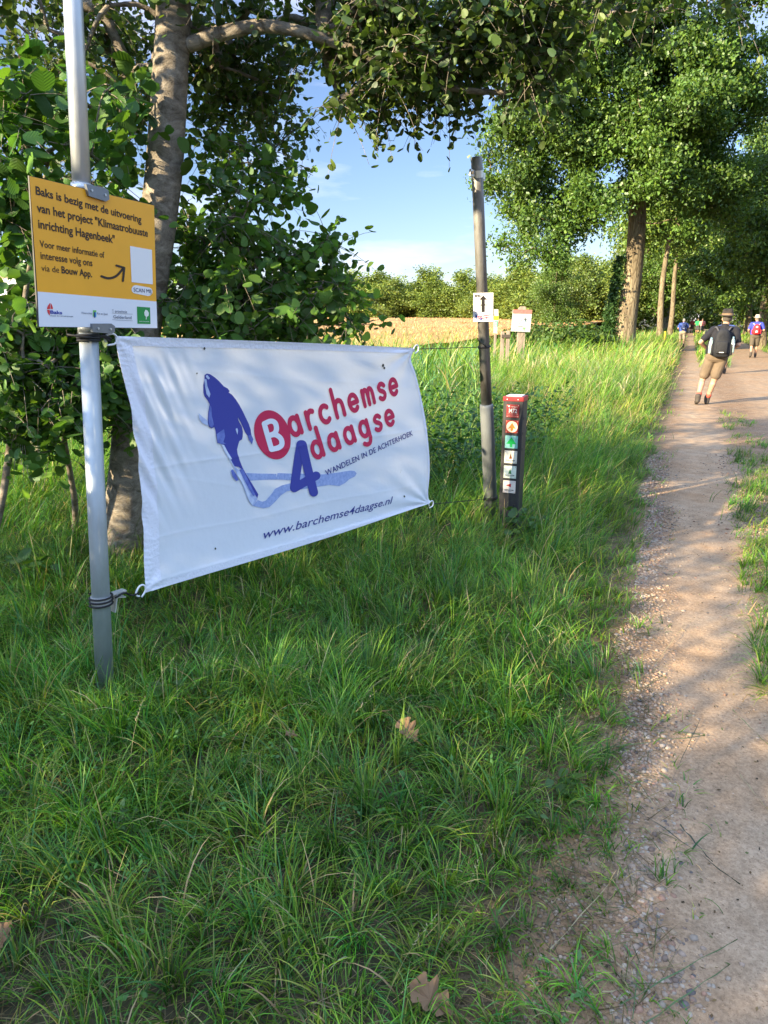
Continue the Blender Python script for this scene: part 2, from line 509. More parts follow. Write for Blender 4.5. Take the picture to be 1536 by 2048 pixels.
# ------------------------------------------------------------------ grass
def blades(x, y, h, wd, phi, th0, th1, nseg, tint, z=0.0, tipmul=1.25, rootmul=0.55, tw=None):
    n = len(x); L = nseg + 1
    s = np.linspace(0, 1, L)
    th = th0[:, None] + (th1 - th0)[:, None] * s[None, :] ** 1.3
    ds = 1.0 / nseg
    r = np.zeros((n, L)); zz = np.zeros((n, L))
    r[:, 1:] = np.cumsum(np.sin((th[:, 1:] + th[:, :-1]) / 2), 1) * ds * h[:, None]
    zz[:, 1:] = np.cumsum(np.cos((th[:, 1:] + th[:, :-1]) / 2), 1) * ds * h[:, None]
    zz = np.maximum(zz, 0.004) + z
    cx, cy = np.cos(phi), np.sin(phi)
    if tw is None: tw = rs.uniform(-0.9, 0.9, n)
    wx, wy = -np.sin(phi + tw), np.cos(phi + tw)
    wid = wd[:, None] * (np.maximum(0.03, 1 - s ** 2.2) * (0.55 + 0.45 * np.minimum(1, s * 4)))[None, :] * 0.5
    X = x[:, None] + cx[:, None] * r; Y = y[:, None] + cy[:, None] * r
    V = np.empty((n, L, 2, 3), dtype=np.float32)
    V[:, :, 0, 0] = X - wx[:, None] * wid; V[:, :, 1, 0] = X + wx[:, None] * wid
    V[:, :, 0, 1] = Y - wy[:, None] * wid; V[:, :, 1, 1] = Y + wy[:, None] * wid
    V[:, :, 0, 2] = zz; V[:, :, 1, 2] = zz
    base = (np.arange(n) * L * 2)[:, None] + (np.arange(nseg) * 2)[None, :]
    Fq = np.stack([base, base + 1, base + 3, base + 2], -1).reshape(-1, 4)
    T = np.repeat(np.repeat(tint[:, None, None, :], L, 1), 2, 2)
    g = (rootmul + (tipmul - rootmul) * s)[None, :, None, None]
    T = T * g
    return V.reshape(-1, 3), Fq, T.reshape(-1, 3)
class Acc:
    def __init__(s): s.V = []; s.F = []; s.T = []; s.n = 0
    def add(s, V, Fq, T):
        s.V.append(V); s.F.append(Fq + s.n); s.T.append(T); s.n += len(V)
    def mesh(s, name): return npmesh(name, np.concatenate(s.V), np.concatenate(s.F), tint=np.concatenate(s.T))
PAL = np.array([[0.045, 0.130, 0.014], [0.092, 0.215, 0.018], [0.160, 0.275, 0.024], [0.055, 0.175, 0.042], [0.190, 0.265, 0.050], [0.38, 0.31, 0.16], [0.23, 0.22, 0.08]])
def tints(n, wts, x=None, y=None):
    w_ = np.array(wts, dtype=float); w_ /= w_.sum()
    k = rs.choice(len(PAL), n, p=w_)
    t = PAL[k] * rs.uniform(0.75, 1.25, (n, 1))
    if x is not None:
        g = fbm(x * 0.9, y * 0.9, 21)
        t = t * (0.7 + 0.65 * g)[:, None]
        t[:, 0] *= 0.85 + 0.4 * fbm(x * 0.6, y * 0.6, 33)
    return t
def uvof(x, y): return x * RD[0] + y * RD[1], x * RN[0] + y * RN[1]
def leftedge(u): return 0.09 * np.clip((2.6 - u) / 1.2, 0, 1) - 0.034 * np.clip(u, 0, 8) + 0.20 * (fbm(u * 1.4, u * 0, 41) - 0.5)
def grass_mask(x, y):
    """chance (0..1) that grass grows at this spot"""
    u, v = uvof(x, y)
    e = leftedge(u)
    p = np.clip((e - v) / 0.09, 0, 1)
    tuft = (fbm(x * 5.5, y * 5.5, 51) > 0.56)
    fringe = (v > e - 0.05) & (v < e + 0.20)
    p = np.where(fringe & tuft, np.maximum(p, 0.35), p)
    # the strip between the trodden line and the road
    medl = np.where((u > 3.2) & (u < 7.8), 0.49, 0.62) + 0.20 * (fbm(u * 1.1, u * 0 + 9, 61) - 0.5); medr = 1.12 + 0.3 * (fbm(u * 0.9, u * 0 + 3, 71) - 0.5)
    wide = np.where((u > 8.5) & (u < 15), 0.05, 0.0)
    inm = (v > medl + 0 * wide) & (v < medr - wide)
    pm = np.where(u < 7.6, 1.0, np.where(u < 15, 0.95 * (fbm(x * 2.2, y * 2.2, 81) > 0.40), 1.0))
    far = u > 27
    inm = (inm & ~((u > 14) & ~far)) | (far & (v > 0.42) & (v < 1.25 + 0.006 * u))
    p = np.where(inm, pm, p)
    p = np.where(v > 3.75 + 0.4 * (fbm(u * 0.5, u * 0, 91) - 0.5), 1.0, p)
    patchy = fbm(x * 2.6, y * 2.6, 101)
    return p * np.where((v < -0.1), np.clip(0.75 + 1.0 * (patchy - 0.25), 0.62, 1), 1)
def grass_h(x, y):
    u, v = uvof(x, y)
    d = np.clip(leftedge(u) - v, 0, 9)
    h = 0.075 + 0.085 * np.clip(d / 0.5, 0, 1) + 0.06 * np.clip((d - 0.9) / 1.5, 0, 1)
    nb = fbm(x * 1.7, y * 1.7, 111)
    h *= 0.6 + 0.9 * nb
    # ranker growth along the poles and beyond the banner
    h += 0.17 * np.clip((y - 4.6) / 1.4, 0, 1) * np.clip(d / 0.5, 0, 1)
    h += 0.22 * np.clip((u - 10.5) / 5, 0, 1) * np.clip(d / 0.6, 0, 1) * np.clip((70 - u) / 30, 0, 1)
    h = np.where((v > 0.3) & (v < 1.6), np.where(u < 8, 0.12, np.where(u < 20, 0.09, 0.34)) * (0.6 + 0.8 * nb), h)
    h = np.where(v > 3.4, 0.30 * (0.6 + 0.8 * nb), h)
    return h
ga = Acc()
def zone(y0, y1, slope, pad, dens, wmin, wmax, nseg, wts, leanmul=1.0, hmul=1.0, tuft=0.11):
    wid = lambda y: slope * y + pad
    area = slope * (y1 ** 2 - y0 ** 2) + 2 * pad * (y1 - y0)
    n = int(area * dens)
    y = np.sqrt(rs.uniform(0, 1, n) * (y1 ** 2 - y0 ** 2) + y0 ** 2)
    x = rs.uniform(-1, 1, n) * wid(y)
    keep = rs.uniform(0, 1, n) < grass_mask(x, y)
    x, y = x[keep], y[keep]; n = len(x)
    # pull blades together into tufts
    jx = x + 0.05 * (vnoise(x * 14, y * 14, 201) - 0.5); jy = y + 0.05 * (vnoise(x * 14, y * 14, 202) - 0.5)
    tc_ = tuft
    ci, cj = np.floor(jx / tc_).astype(np.int64), np.floor(jy / tc_).astype(np.int64)
    cx = (ci + hash2(ci, cj, 3)) * tc_; cy = (cj + hash2(ci, cj, 4)) * tc_
    hr1, hr2, hr3, hr4 = hash2(ci, cj, 5), hash2(ci, cj, 6), hash2(ci, cj, 7), hash2(ci, cj, 8)
    kk = rs.uniform(0, 0.8, n)
    phi_t = np.arctan2(y - cy, x - cx)
    x = x + (cx - x) * kk; y = y + (cy - y) * kk
    h = grass_h(x, y) * rs.uniform(0.55, 1.45, n) * hmul * (0.55 + 0.95 * hr1)
    field = vnoise(x * 1.3, y * 1.3, 7) * 2 * PI * 1.6
    # combed over to the right by the path
    u, v = uvof(x, y)
    phi = np.where(rs.uniform(0, 1, n) < 0.5, field + (hr4 - 0.5) * 2.4 + rs.normal(0, 0.45, n), phi_t + rs.normal(0, 0.5, n))
    comb = (y > 4.5) & (rs.uniform(0, 1, n) < 0.55)
    phi = np.where(comb, rs.normal(0.15, 0.6, n), phi)
    th0 = np.abs(rs.normal(0.12, 0.18, n)) * leanmul
    flat_ = (hr3 > 0.72) & (rs.uniform(0, 1, n) < 0.8); th0 = np.where(flat_, th0 + rs.uniform(0.35, 1.0, n), th0)
    h = h * np.clip(0.62 + 0.30 * (u - 0.9), 0.62, 1.0)
    th1 = th0 + np.abs(rs.normal(1.25, 0.6, n)) * leanmul
    t = tints(n, wts, x, y) * (0.74 + 0.72 * hr2)[:, None]
    t[:, 0] *= 0.75 + 0.55 * hr3
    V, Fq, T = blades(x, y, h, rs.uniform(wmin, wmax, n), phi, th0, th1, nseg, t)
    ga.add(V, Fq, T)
W0 = [4, 6, 4, 3, 1.6, 0.9, 0.6]
def thatch(n, y0, y1, slope, pad, wd):
    y = np.sqrt(rs.uniform(0, 1, n) * (y1 ** 2 - y0 ** 2) + y0 ** 2); x = rs.uniform(-1, 1, n) * (slope * y + pad)
    u, v = uvof(x, y); k = (v < leftedge(u) + 0.08); x, y = x[k], y[k]; n = len(x)
    pal = np.array([[0.20, 0.15, 0.07], [0.12, 0.085, 0.04], [0.08, 0.11, 0.03], [0.27, 0.22, 0.12]])
    t = pal[rs.choice(4, n)] * rs.uniform(0.6, 1.15, (n, 1))
    V, Fq, T = blades(x, y, rs.uniform(0.05, 0.14, n), rs.uniform(0.7, 1.3, n) * wd, rs.uniform(0, 2 * PI, n), rs.uniform(1.0, 1.45, n), rs.uniform(1.35, 1.7, n), 3, t, z=rs.uniform(0, 0.02, n)[:, None], rootmul=0.9, tipmul=1.0)
    ga.add(V, Fq, T)
thatch(30000, 0.75, 4.0, 0.66, 0.6, 0.003)
zone(0.75, 3.0, 0.66, 0.6, 6600, 0.0022, 0.0066, 5, W0, 1.15)
zone(3.0, 5.0, 0.62, 0.7, 3500, 0.0028, 0.0070, 5, W0, 1.1)
zone(5.0, 9.0, 0.60, 0.8, 1500, 0.0040, 0.0080, 4, [3, 6, 5, 3, 2, 0.9, 0.6], tuft=0.16)
zone(9.0, 20.0, 0.60, 1.0, 520, 0.007, 0.013, 3, [2, 5, 5, 2, 4, 1.6, 1.5], tuft=0.3)
zone(20.0, 60.0, 0.60, 2.0, 60, 0.02, 0.04, 3, [2, 5, 5, 2, 4, 2, 2], hmul=1.15)
zone(60.0, 130.0, 0.60, 2.0, 5, 0.06, 0.12, 2, [2, 5, 5, 2, 4, 2, 2], hmul=1.3)
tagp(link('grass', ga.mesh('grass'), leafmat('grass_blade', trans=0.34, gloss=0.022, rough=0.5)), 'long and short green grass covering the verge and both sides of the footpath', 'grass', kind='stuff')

# clover and small broad leaves growing through the grass
def clover():
    n = 9000
    y = np.sqrt(rs.uniform(0, 1, n) * (7.0 ** 2 - 0.9 ** 2) + 0.9 ** 2); x = rs.uniform(-1, 1, n) * (0.62 * y + 0.5)
    u, v = uvof(x, y)
    k = (v < leftedge(u) - 0.02) & (fbm(x * 1.1, y * 1.1, 301) > 0.52); x, y = x[k], y[k]; n = len(x)
    z = rs.uniform(0.02, 0.13, n); pos = np.stack([x, y, z], 1)
    pos = np.repeat(pos, 3, 0) + rs.normal(0, 0.008, (n * 3, 3)) * np.array([1, 1, .3])
    t = np.array([[0.075, 0.19, 0.04]]) * rs.uniform(0.6, 1.3, (n * 3, 1))
    return leaves_mesh('clover', pos, rs.uniform(0.010, 0.026, n * 3), t, 'broad', 1.2)
# nettles and other dark herbs at the ditch edge
def herbs():
    n = 900
    y = rs.uniform(6.0, 9.6, n); x = rs.uniform(-0.6, 3.0, n)
    u, v = uvof(x, y); k = (v < -1.35) & (v > -4.5) & (fbm(x * 1.3, y * 1.3, 311) > 0.42); x, y = x[k], y[k]; n = len(x)
    h = rs.uniform(0.35, 0.85, n)
    P_ = []
    for f in np.linspace(0.25, 1.0, 9):
        P_.append(np.stack([x + rs.normal(0, 0.035, n), y + rs.normal(0, 0.035, n), h * f], 1))
        P_.append(np.stack([x + rs.normal(0, 0.045, n), y + rs.normal(0, 0.045, n), h * f], 1))
    pos = np.concatenate(P_)
    t = np.array([[0.040, 0.105, 0.026]]) * rs.uniform(0.6, 1.4, (len(pos), 1))
    return leaves_mesh('herbs', pos, rs.uniform(0.035, 0.085, len(pos)), t, 'broad', 0.7)
# tall reeds and rank grass in the ditch beyond the banner
ra = Acc()
def reeds(n, x0, x1, y0, y1, h0, h1, wmin, wmax, wts, per=7, shape=None, th=(0.05, 0.16)):
    x = rs.uniform(x0, x1, n); y = rs.uniform(y0, y1, n)
    if shape is not None:
        k = shape(x, y); x, y = x[k], y[k]; n = len(x)
    hh = rs.uniform(h0, h1, n)
    # stem
    ph = rs.uniform(0, 2 * PI, n)
    t = tints(n, wts, x, y)
    V, Fq, T = blades(x, y, hh, np.full(n, wmin * 0.6), ph, np.zeros(n), np.full(n, 0.18), 3, t * 0.9, tw=rs.uniform(-2, 2, n), rootmul=0.7)
    ra.add(V, Fq, T)
    for i in range(per):
        f = (i + 0.6) / per
        V, Fq, T = blades(x + rs.normal(0, 0.02, n), y + rs.normal(0, 0.02, n), hh * rs.uniform(0.28, 0.5, n), rs.uniform(wmin, wmax, n), rs.uniform(0, 2 * PI, n),
                          rs.uniform(0.25, 0.6, n), rs.uniform(0.8, 1.9, n), 4, t * rs.uniform(0.8, 1.25, (n, 1)), z=0, rootmul=0.85)
        V = V.reshape(n, -1, 3); V[:, :, 2] += (hh * f * 0.72)[:, None]
        ra.add(V.reshape(-1, 3), Fq, T)
WR = [1.5, 4, 4, 5, 2.0, 0.5, 0.6]
inv = lambda a, b: (lambda x, y: (uvof(x, y)[1] > a) & (uvof(x, y)[1] < b))
reeds(1500, -6.0, 3.6, 9.5, 14.0, 1.05, 1.50, 0.010, 0.022, WR, shape=lambda x, y: (inv(-9, -2.6)(x, y)) & (x < 0.135 * y))
reeds(700, -1.5, 3.0, 7.2, 9.5, 0.45, 0.85, 0.008, 0.016, WR, shape=inv(-9, -1.9))
reeds(700, 2.0, 9.0, 13.0, 22.0, 0.35, 0.72, 0.014, 0.028, [1, 3, 4, 4, 4, 1.5, 1], shape=inv(-5.5, -0.9), per=6)
reeds(600, 3, 14.0, 20.0, 36.0, 0.4, 0.8, 0.025, 0.05, [1, 3, 4, 3, 4, 2, 1.5], shape=inv(-9, -0.8), per=5)
reeds(420, 3.5, 8.5, 14.0, 20.0, 0.6, 0.95, 0.014, 0.03, [0.3, 1, 3, 3, 5, 3, 2.5], shape=inv(-5.2, -1.6), per=6)
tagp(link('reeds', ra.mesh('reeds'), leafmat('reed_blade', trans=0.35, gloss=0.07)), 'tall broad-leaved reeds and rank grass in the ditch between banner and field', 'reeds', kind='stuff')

# flowering grass stalks, bleached
sa = Acc()
def stalks(n, x0, x1, y0, y1, h0, h1, wd, mask, head=True):
    x = rs.uniform(x0, x1, n); y = rs.uniform(y0, y1, n)
    k = mask(x, y) & (grass_mask(x, y) > 0.3); x, y = x[k], y[k]; n = len(x)
    h = rs.uniform(h0, h1, n); ph = rs.normal(0.2, 0.9, n)
    t = np.array([0.36, 0.31, 0.17]) * rs.uniform(0.7, 1.15, (n, 1)); t[rs.uniform(0, 1, n) < 0.4] *= np.array([0.6, 0.8, 0.5])
    th0 = rs.uniform(0.05, 0.25, n); th1 = rs.uniform(0.35, 0.95, n)
    V, Fq, T = blades(x, y, h, np.full(n, wd), ph, th0, th1, 5, t, tw=rs.uniform(-2, 2, n), rootmul=0.8, tipmul=1.1)
    sa.add(V, Fq, T)
    tipc = V.reshape(n, 6, 2, 3).mean(2)
    a, b = tipc[:, 4], tipc[:, 5]
    for j in range(12):
        f = (j / 11) * 1.5 - 0.3
        q = a + (b - a) * f
        m_ = 1 - 0.6 * (j / 11)
        V, Fq, T = blades(q[:, 0], q[:, 1], h * 0.045 * m_ + 0.004, np.full(n, wd * 2.2), ph + rs.normal(0, 1.1, n), rs.uniform(0.2, 0.7, n), rs.uniform(0.6, 1.3, n), 2, t * 1.05, rootmul=0.9, tipmul=1.1)
        V = V.reshape(n, -1, 3); V[:, :, 2] += q[:, 2][:, None]
        sa.add(V.reshape(-1, 3), Fq, T)
stalks(90, -2.5, 2.0, 1.2, 4.5, 0.22, 0.4, 0.0018, lambda x, y: uvof(x, y)[1] < -0.25)
stalks(380, -3.5, 4.0, 4.5, 8.5, 0.35, 0.65, 0.0024, lambda x, y: uvof(x, y)[1] < -0.5)
stalks(1400, -3.0, 9.0, 8.5, 20.0, 0.45, 0.85, 0.004, lambda x, y: uvof(x, y)[1] < -0.35)
stalks(500, 6.0, 14.0, 14.0, 32.0, 0.5, 0.9, 0.008, lambda x, y: (uvof(x, y)[1] < -0.2) & (uvof(x, y)[1] > -3.2))
tagp(link('seeding_grass', sa.mesh('seeding_grass'), leafmat('straw', trans=0.25, gloss=0.02)), 'bleached seed heads standing above the green verge grass', 'seed heads', kind='stuff')

# cut stems lying across the footpath
ca = Acc()
def lying(px, py, qx, qy, wd, col):
    a = G(px, py, 0.025); b = G(qx, qy, 0.025)
    d = b - a; L = np.linalg.norm(d[:2])
    ph = np.array([math.atan2(d[1], d[0])])
    V, Fq, T = blades(np.array([a[0]]), np.array([a[1]]), np.array([L]), np.array([wd]), ph, np.array([PI / 2 - 0.06]), np.array([PI / 2 + 0.06]), 6, np.array([col]), z=0.022, rootmul=1, tipmul=1, tw=np.array([0.0]))
    V[:, 2] += 0.004 * np.sin(np.arange(len(V)) * 1.7)
    ca.add(V, Fq, T)
GRN = [0.10, 0.16, 0.07]; DRY = [0.36, 0.30, 0.17]; DK = [0.05, 0.06, 0.045]
for a in [(1240, 2010, 1475, 1880, .004, GRN), (1290, 2048, 1460, 1930, .004, GRN), (1262, 1610, 1480, 1770, .004, DK), (1360, 1650, 1425, 1725, .006, DK), (1100, 1900, 1270, 1715, .003, DRY),
          (1265, 2040, 1280, 1900, .003, GRN), (1180, 1880, 1300, 1980, .003, DRY), (1180, 1990, 1265, 1975, .004, DRY), (980, 1670, 1160, 1750, .003, DRY), (1160, 1505, 1410, 1472, .003, GRN),
          (1220, 1440, 1400, 1470, .003, GRN), (1400, 1440, 1345, 1560, .003, DK), (1465, 1420, 1536, 1490, .003, GRN), (1480, 1550, 1536, 1620, .003, DRY), (1090, 1560, 1250, 1480, .003, GRN),
          (1280, 1580, 1340, 1640, .003, DRY), (1310, 1330, 1370, 1250, .003, DRY), (1180, 1310, 1330, 1260, .003, DRY), (170, 1530, 310, 1700, .004, DRY), (205, 1490, 400, 1560, .003, DRY)]:
    lying(*a)
tagp(link('fallen_grass_stems', ca.mesh('stems'), leafmat('stem_straw', trans=0.2, gloss=0.02)), 'loose cut grass stems strewn over the edge of the footpath', 'grass stems', kind='stuff')

# loose gravel along both edges of the trodden line
def gravel():
    bm = bmesh.new(); bmesh.ops.create_icosphere(bm, subdivisions=1, radius=1)
    tv = np.array([v.co[:] for v in bm.verts]); tf = np.array([[v.index for v in f.verts] for f in bm.faces]); bm.free()
    n = 26000
    u = rs.uniform(0.6, 3.2, n) ** 2 + 0.0
    side = rs.uniform(0, 1, n)
    v = np.where(side < 0.55, leftedge(u) + np.abs(rs.normal(0, 0.10, n)) - 0.03, np.where(side < 0.8, rs.normal(0.66, 0.10, n), rs.uniform(-0.2, 1.1, n)))
    lone = rs.uniform(0, 1, n)
    k = (u < 9.5) & ((side < 0.8) | (lone < 0.9))
    u, v, side = u[k], v[k], side[k]; n = len(u)
    x = u * RD[0] + v * RN[0]; y = u * RD[1] + v * RN[1]
    s = np.exp(rs.normal(math.log(0.0042), 0.42, n)) * np.where(u < 4, 1, 1.25)
    s = np.where((side >= 0.8), s * 0.62, s); s = np.minimum(s, 0.0115)
    V = np.empty((n, len(tv), 3), dtype=np.float32)
    rot = rs.uniform(0, 2 * PI, n); ax = rs.uniform(0.75, 1.35, (n, 3)); ax[:, 2] *= 0.65
    jit = 1 + 0.20 * rs.normal(0, 1, (n, len(tv), 1)).clip(-1.2, 1.2)
    q = tv[None] * ax[:, None, :] * s[:, None, None] * jit
    c, s_ = np.cos(rot)[:, None], np.sin(rot)[:, None]
    V[:, :, 0] = q[:, :, 0] * c - q[:, :, 1] * s_ + x[:, None]
    V[:, :, 1] = q[:, :, 0] * s_ + q[:, :, 1] * c + y[:, None]
    V[:, :, 2] = q[:, :, 2] + 0.014 + s[:, None] * 0.28
    pal = np.array([[0.29, 0.215, 0.16], [0.35, 0.28, 0.215], [0.20, 0.14, 0.105], [0.31, 0.18, 0.12], [0.36, 0.30, 0.235], [0.13, 0.11, 0.10], [0.34, 0.24, 0.15]])
    t = pal[rs.choice(7, n, p=[.25, .18, .18, .15, .07, .07, .10])] * rs.uniform(0.75, 1.15, (n, 1))
    Fq = (np.arange(n) * len(tv))[:, None, None] + tf[None]
    me = npmesh('gravel', V.reshape(-1, 3), Fq.reshape(-1, 3), smooth=True, tint=np.repeat(t, len(tv), 0))
    m, tt, b = newmat('pebble')
    at = tt.nodes.new('ShaderNodeAttribute'); at.attribute_name = 'tint'
    tt.links.new(at.outputs['Color'], b.inputs['Base Color']); b.inputs['Roughness'].default_value = 0.85
    tagp(link('gravel', me, m), 'loose pinkish pebbles along both edges of the trodden footpath', 'gravel', kind='stuff')
gravel()

# ------------------------------------------------------------------ the corn field
def wheat():
    def top(x, y): return 0.55 + np.clip(y - 20, 0, None) * 0.0125
    ys = np.concatenate([np.arange(21, 40, 0.7), np.arange(40, 152, 3.0)])
    xs_t = np.linspace(0, 1, 90)
    V = []; nx = len(xs_t)
    xr = lambda y: (np.minimum(-9.0, -9.0) / RN[0] + y * (-RN[1]) / RN[0])   # v = -9 line
    Z = []
    for y in ys:
        x1 = float(-9.5 / RN[0] + y * 0.385 / 0.923); x0 = -85.0
        xx = x0 + (x1 - x0) * xs_t ** 0.7
        zz = top(xx, y) + 0.16 * (fbm(xx * 0.5, np.full(nx, y) * 0.25, 5) - 0.5)
        V += [(a, y, b) for a, b in zip(xx, zz)]
    Fq = [(i * nx + j, i * nx + j + 1, (i + 1) * nx + j + 1, (i + 1) * nx + j) for i in range(len(ys) - 1) for j in range(nx - 1)]
    b0 = len(V)
    V += [(p[0], p[1], 0.0) for p in V[:nx]]
    Fq += [(j, b0 + j, b0 + j + 1, j + 1) for j in range(nx - 1)]
    V = np.array(V); T0 = np.tile(np.array([[0.45, 0.27, 0.12]]), (len(V), 1)) * (0.8 + 0.4 * fbm(V[:, 0] * 0.15, V[:, 1] * 0.1, 8))[:, None]
    acc = Acc(); acc.add(V, np.array(Fq), T0)
    for (n, y0, y1, wd) in ((26000, 20.6, 34, 0.03), (22000, 34, 75, 0.09), (12000, 75, 150, 0.22)):
        y = rs.uniform(y0, y1, n); x1 = -9.5 / RN[0] + y * 0.385 / 0.923
        x = np.maximum(-0.45 * y - 12, -80) + rs.uniform(0, 1, n) * (x1 - np.maximum(-0.45 * y - 12, -80))
        t = np.array([0.50, 0.305, 0.145]) * rs.uniform(0.75, 1.2, (n, 1)); t[rs.uniform(0, 1, n) < 0.07] = [0.24, 0.24, 0.08]
        V, Fq, T = blades(x, y, rs.uniform(0.22, 0.42, n), np.full(n, wd), rs.uniform(0, 2 * PI, n), rs.uniform(0, 0.3, n), rs.uniform(0.4, 1.3, n), 2, t, rootmul=0.85, tipmul=1.1)
        V = V.reshape(n, -1, 3); V[:, :, 2] += (top(x, y) - 0.22)[:, None]
        acc.add(V.reshape(-1, 3), Fq, T)
    tagp(link('wheat_field', acc.mesh('wheat_field'), leafmat('ripe_corn', trans=0.15, gloss=0.02)), 'ripe golden grain field stretching to the far treeline', 'grain field', kind='stuff')
wheat()
# ================================================================== trees and shrubs
def leaf_template(kind):
    if kind == 'alder':    # round, folded along the midrib
        V = [(0, 0, 0), (0, .30, -.02), (0, .62, -.02), (0, .93, .03), (.20, .05, .02), (.36, .28, .06), (.46, .58, .10), (.40, .84, .10), (.16, 1.0, .05), (-.18, .04, .03), (-.37, .30, .07), (-.44, .55, .08), (-.41, .82, .11), (-.15, .98, .04)]
        Fq = [(0, 4, 5, 1), (1, 5, 6, 2), (2, 6, 7, 8), (2, 8, 3, 13), (0, 1, 10, 9), (1, 2, 11, 10), (2, 13, 12, 11)]
    elif kind == 'oak':    # a spray of lobed leaves
        V = [(0, 0, 0), (0, .5, .05), (0, 1, -.04), (.42, .30, .12), (.24, .52, .03), (.40, .78, .10), (-.36, .24, .12), (-.22, .50, .03), (-.44, .72, .10)]
        Fq = [(0, 3, 4, 1), (1, 4, 5, 2), (0, 1, 7, 6), (1, 2, 8, 7)]
    elif kind == 'broad':  # two-faced pointed leaf
        V = [(0, 0, 0), (.30, .45, .08), (0, 1, 0), (-.30, .45, .08)]
        Fq = [(0, 1, 2, 3)]
    V = np.array(V, dtype=float)
    return V, np.array(Fq)
def rand_frames(n, up=0.5, spread=None):
    """random leaf frames whose normals lean upwards by `up`"""
    nrm = rs.normal(0, 1, (n, 3)); nrm[:, 2] = np.abs(nrm[:, 2]) * (0.8 + up) + up
    nrm /= np.linalg.norm(nrm, axis=1)[:, None]
    d = rs.normal(0, 1, (n, 3)); d[:, 2] -= 0.5
    d -= nrm * (d * nrm).sum(1)[:, None]; d /= np.linalg.norm(d, axis=1)[:, None] + 1e-9
    return np.cross(d, nrm), d, nrm
def leaves_mesh(name, pos, size, tint, kind='alder', up=0.5):
    tv, tf = leaf_template(kind); n = len(pos); k = len(tv)
    X, Y, Z = rand_frames(n, up)
    sz = size[:, None, None]
    q = tv[None] * sz
    q[:, :, 0] *= rs.uniform(0.72, 1.12, (n, 1)) * (0.8 if kind == 'oak' else 1.0); q[:, :, 0] += q[:, :, 1] * rs.normal(0, 0.10, (n, 1))
    q[:, :, 2] += (q[:, :, 1] ** 2 / sz[:, :, 0]) * rs.normal(0, 0.22, (n, 1))
    V = pos[:, None, :] + q[:, :, 0:1] * X[:, None] + q[:, :, 1:2] * Y[:, None] + q[:, :, 2:3] * Z[:, None] * rs.uniform(-1.0, 2.0, (n, 1, 1))
    Fq = (np.arange(n) * k)[:, None, None] + tf[None]
    lc = np.tile(tv, (n, 1))
    return npmesh(name, V.reshape(-1, 3), Fq.reshape(-1, tf.shape[1]), tint=np.repeat(tint, k, 0), leafco=lc)
def leaf_tints(n, base, var=0.35, yellow=0.25, pos=None, seed=0):
    t = np.array(base)[None] * rs.uniform(1 - var, 1 + var, (n, 1))
    y = rs.uniform(0, 1, n) < yellow
    t[y] *= np.array([1.45, 1.22, 0.9])
    return t
def grow(trunk, trad, clumps, side_n=6, rk=0.011, jit=0.06, up_bias=0.0):
    """woody skeleton: the trunk, plus one bent limb from the nearest wood out to every leaf clump"""
    trunk = np.asarray(trunk, float)
    nodes = [p for p in trunk]; par = [-1] + list(range(len(trunk) - 1)); ntr = len(trunk)
    C = np.asarray(clumps)
    dist = np.array([np.min(np.linalg.norm(trunk - c, axis=1)) for c in C])
    limbs = []
    NA = np.array(nodes)
    for ci in np.argsort(dist):
        c = C[ci]
        d = np.linalg.norm(NA - c, axis=1)
        d = d + np.where(NA[:, 2] > c[2] + 0.1, 0.7 * (NA[:, 2] - c[2]), 0) + np.where(np.arange(len(NA)) < max(2, int(0.35 * ntr)), 0.5 * d, 0)
        j = int(np.argmin(d)); a = NA[j]
        L = np.linalg.norm(c - a); m = max(2, min(5, int(L / 0.35) + 1))
        prev = j; path = [j]
        for i in range(1, m + 1):
            f = i / m
            p = a + (c - a) * f + rs.normal(0, jit * L, 3) * (1 if i < m else 0.2) + np.array([0, 0, 0.10 * L * math.sin(PI * f)])
            nodes.append(p); par.append(prev); prev = len(nodes) - 1; path.append(prev)
        NA = np.array(nodes)
        limbs.append(path)
    cnt = np.zeros(len(nodes)); 
    for path in limbs: cnt[path[-1]] += 1
    for i in range(len(nodes) - 1, 0, -1): cnt[par[i]] += cnt[i]
    acc = MB()
    V, Fq, _ = tube(trunk, trad, 14)
    Vs = [V]; Fs = [Fq]; n0 = len(V)
    for path in limbs:
        pts = NA[path]; c0 = max(1, cnt[path[1]])
        r = rk * np.sqrt(np.linspace(c0, max(1, cnt[path[-1]]), len(path))) * np.linspace(1, 0.75, len(path))
        if par[path[0]] == -1 or path[0] < ntr: r[0] *= 1.25
        V, Fq, _ = tube(spline(pts, len(pts) * 2), np.interp(np.linspace(0, 1, len(pts) * 2), np.linspace(0, 1, len(pts)), r), side_n)
        Vs.append(V); Fs.append(Fq + n0); n0 += len(V)
    return np.concatenate(Vs), np.concatenate(Fs)
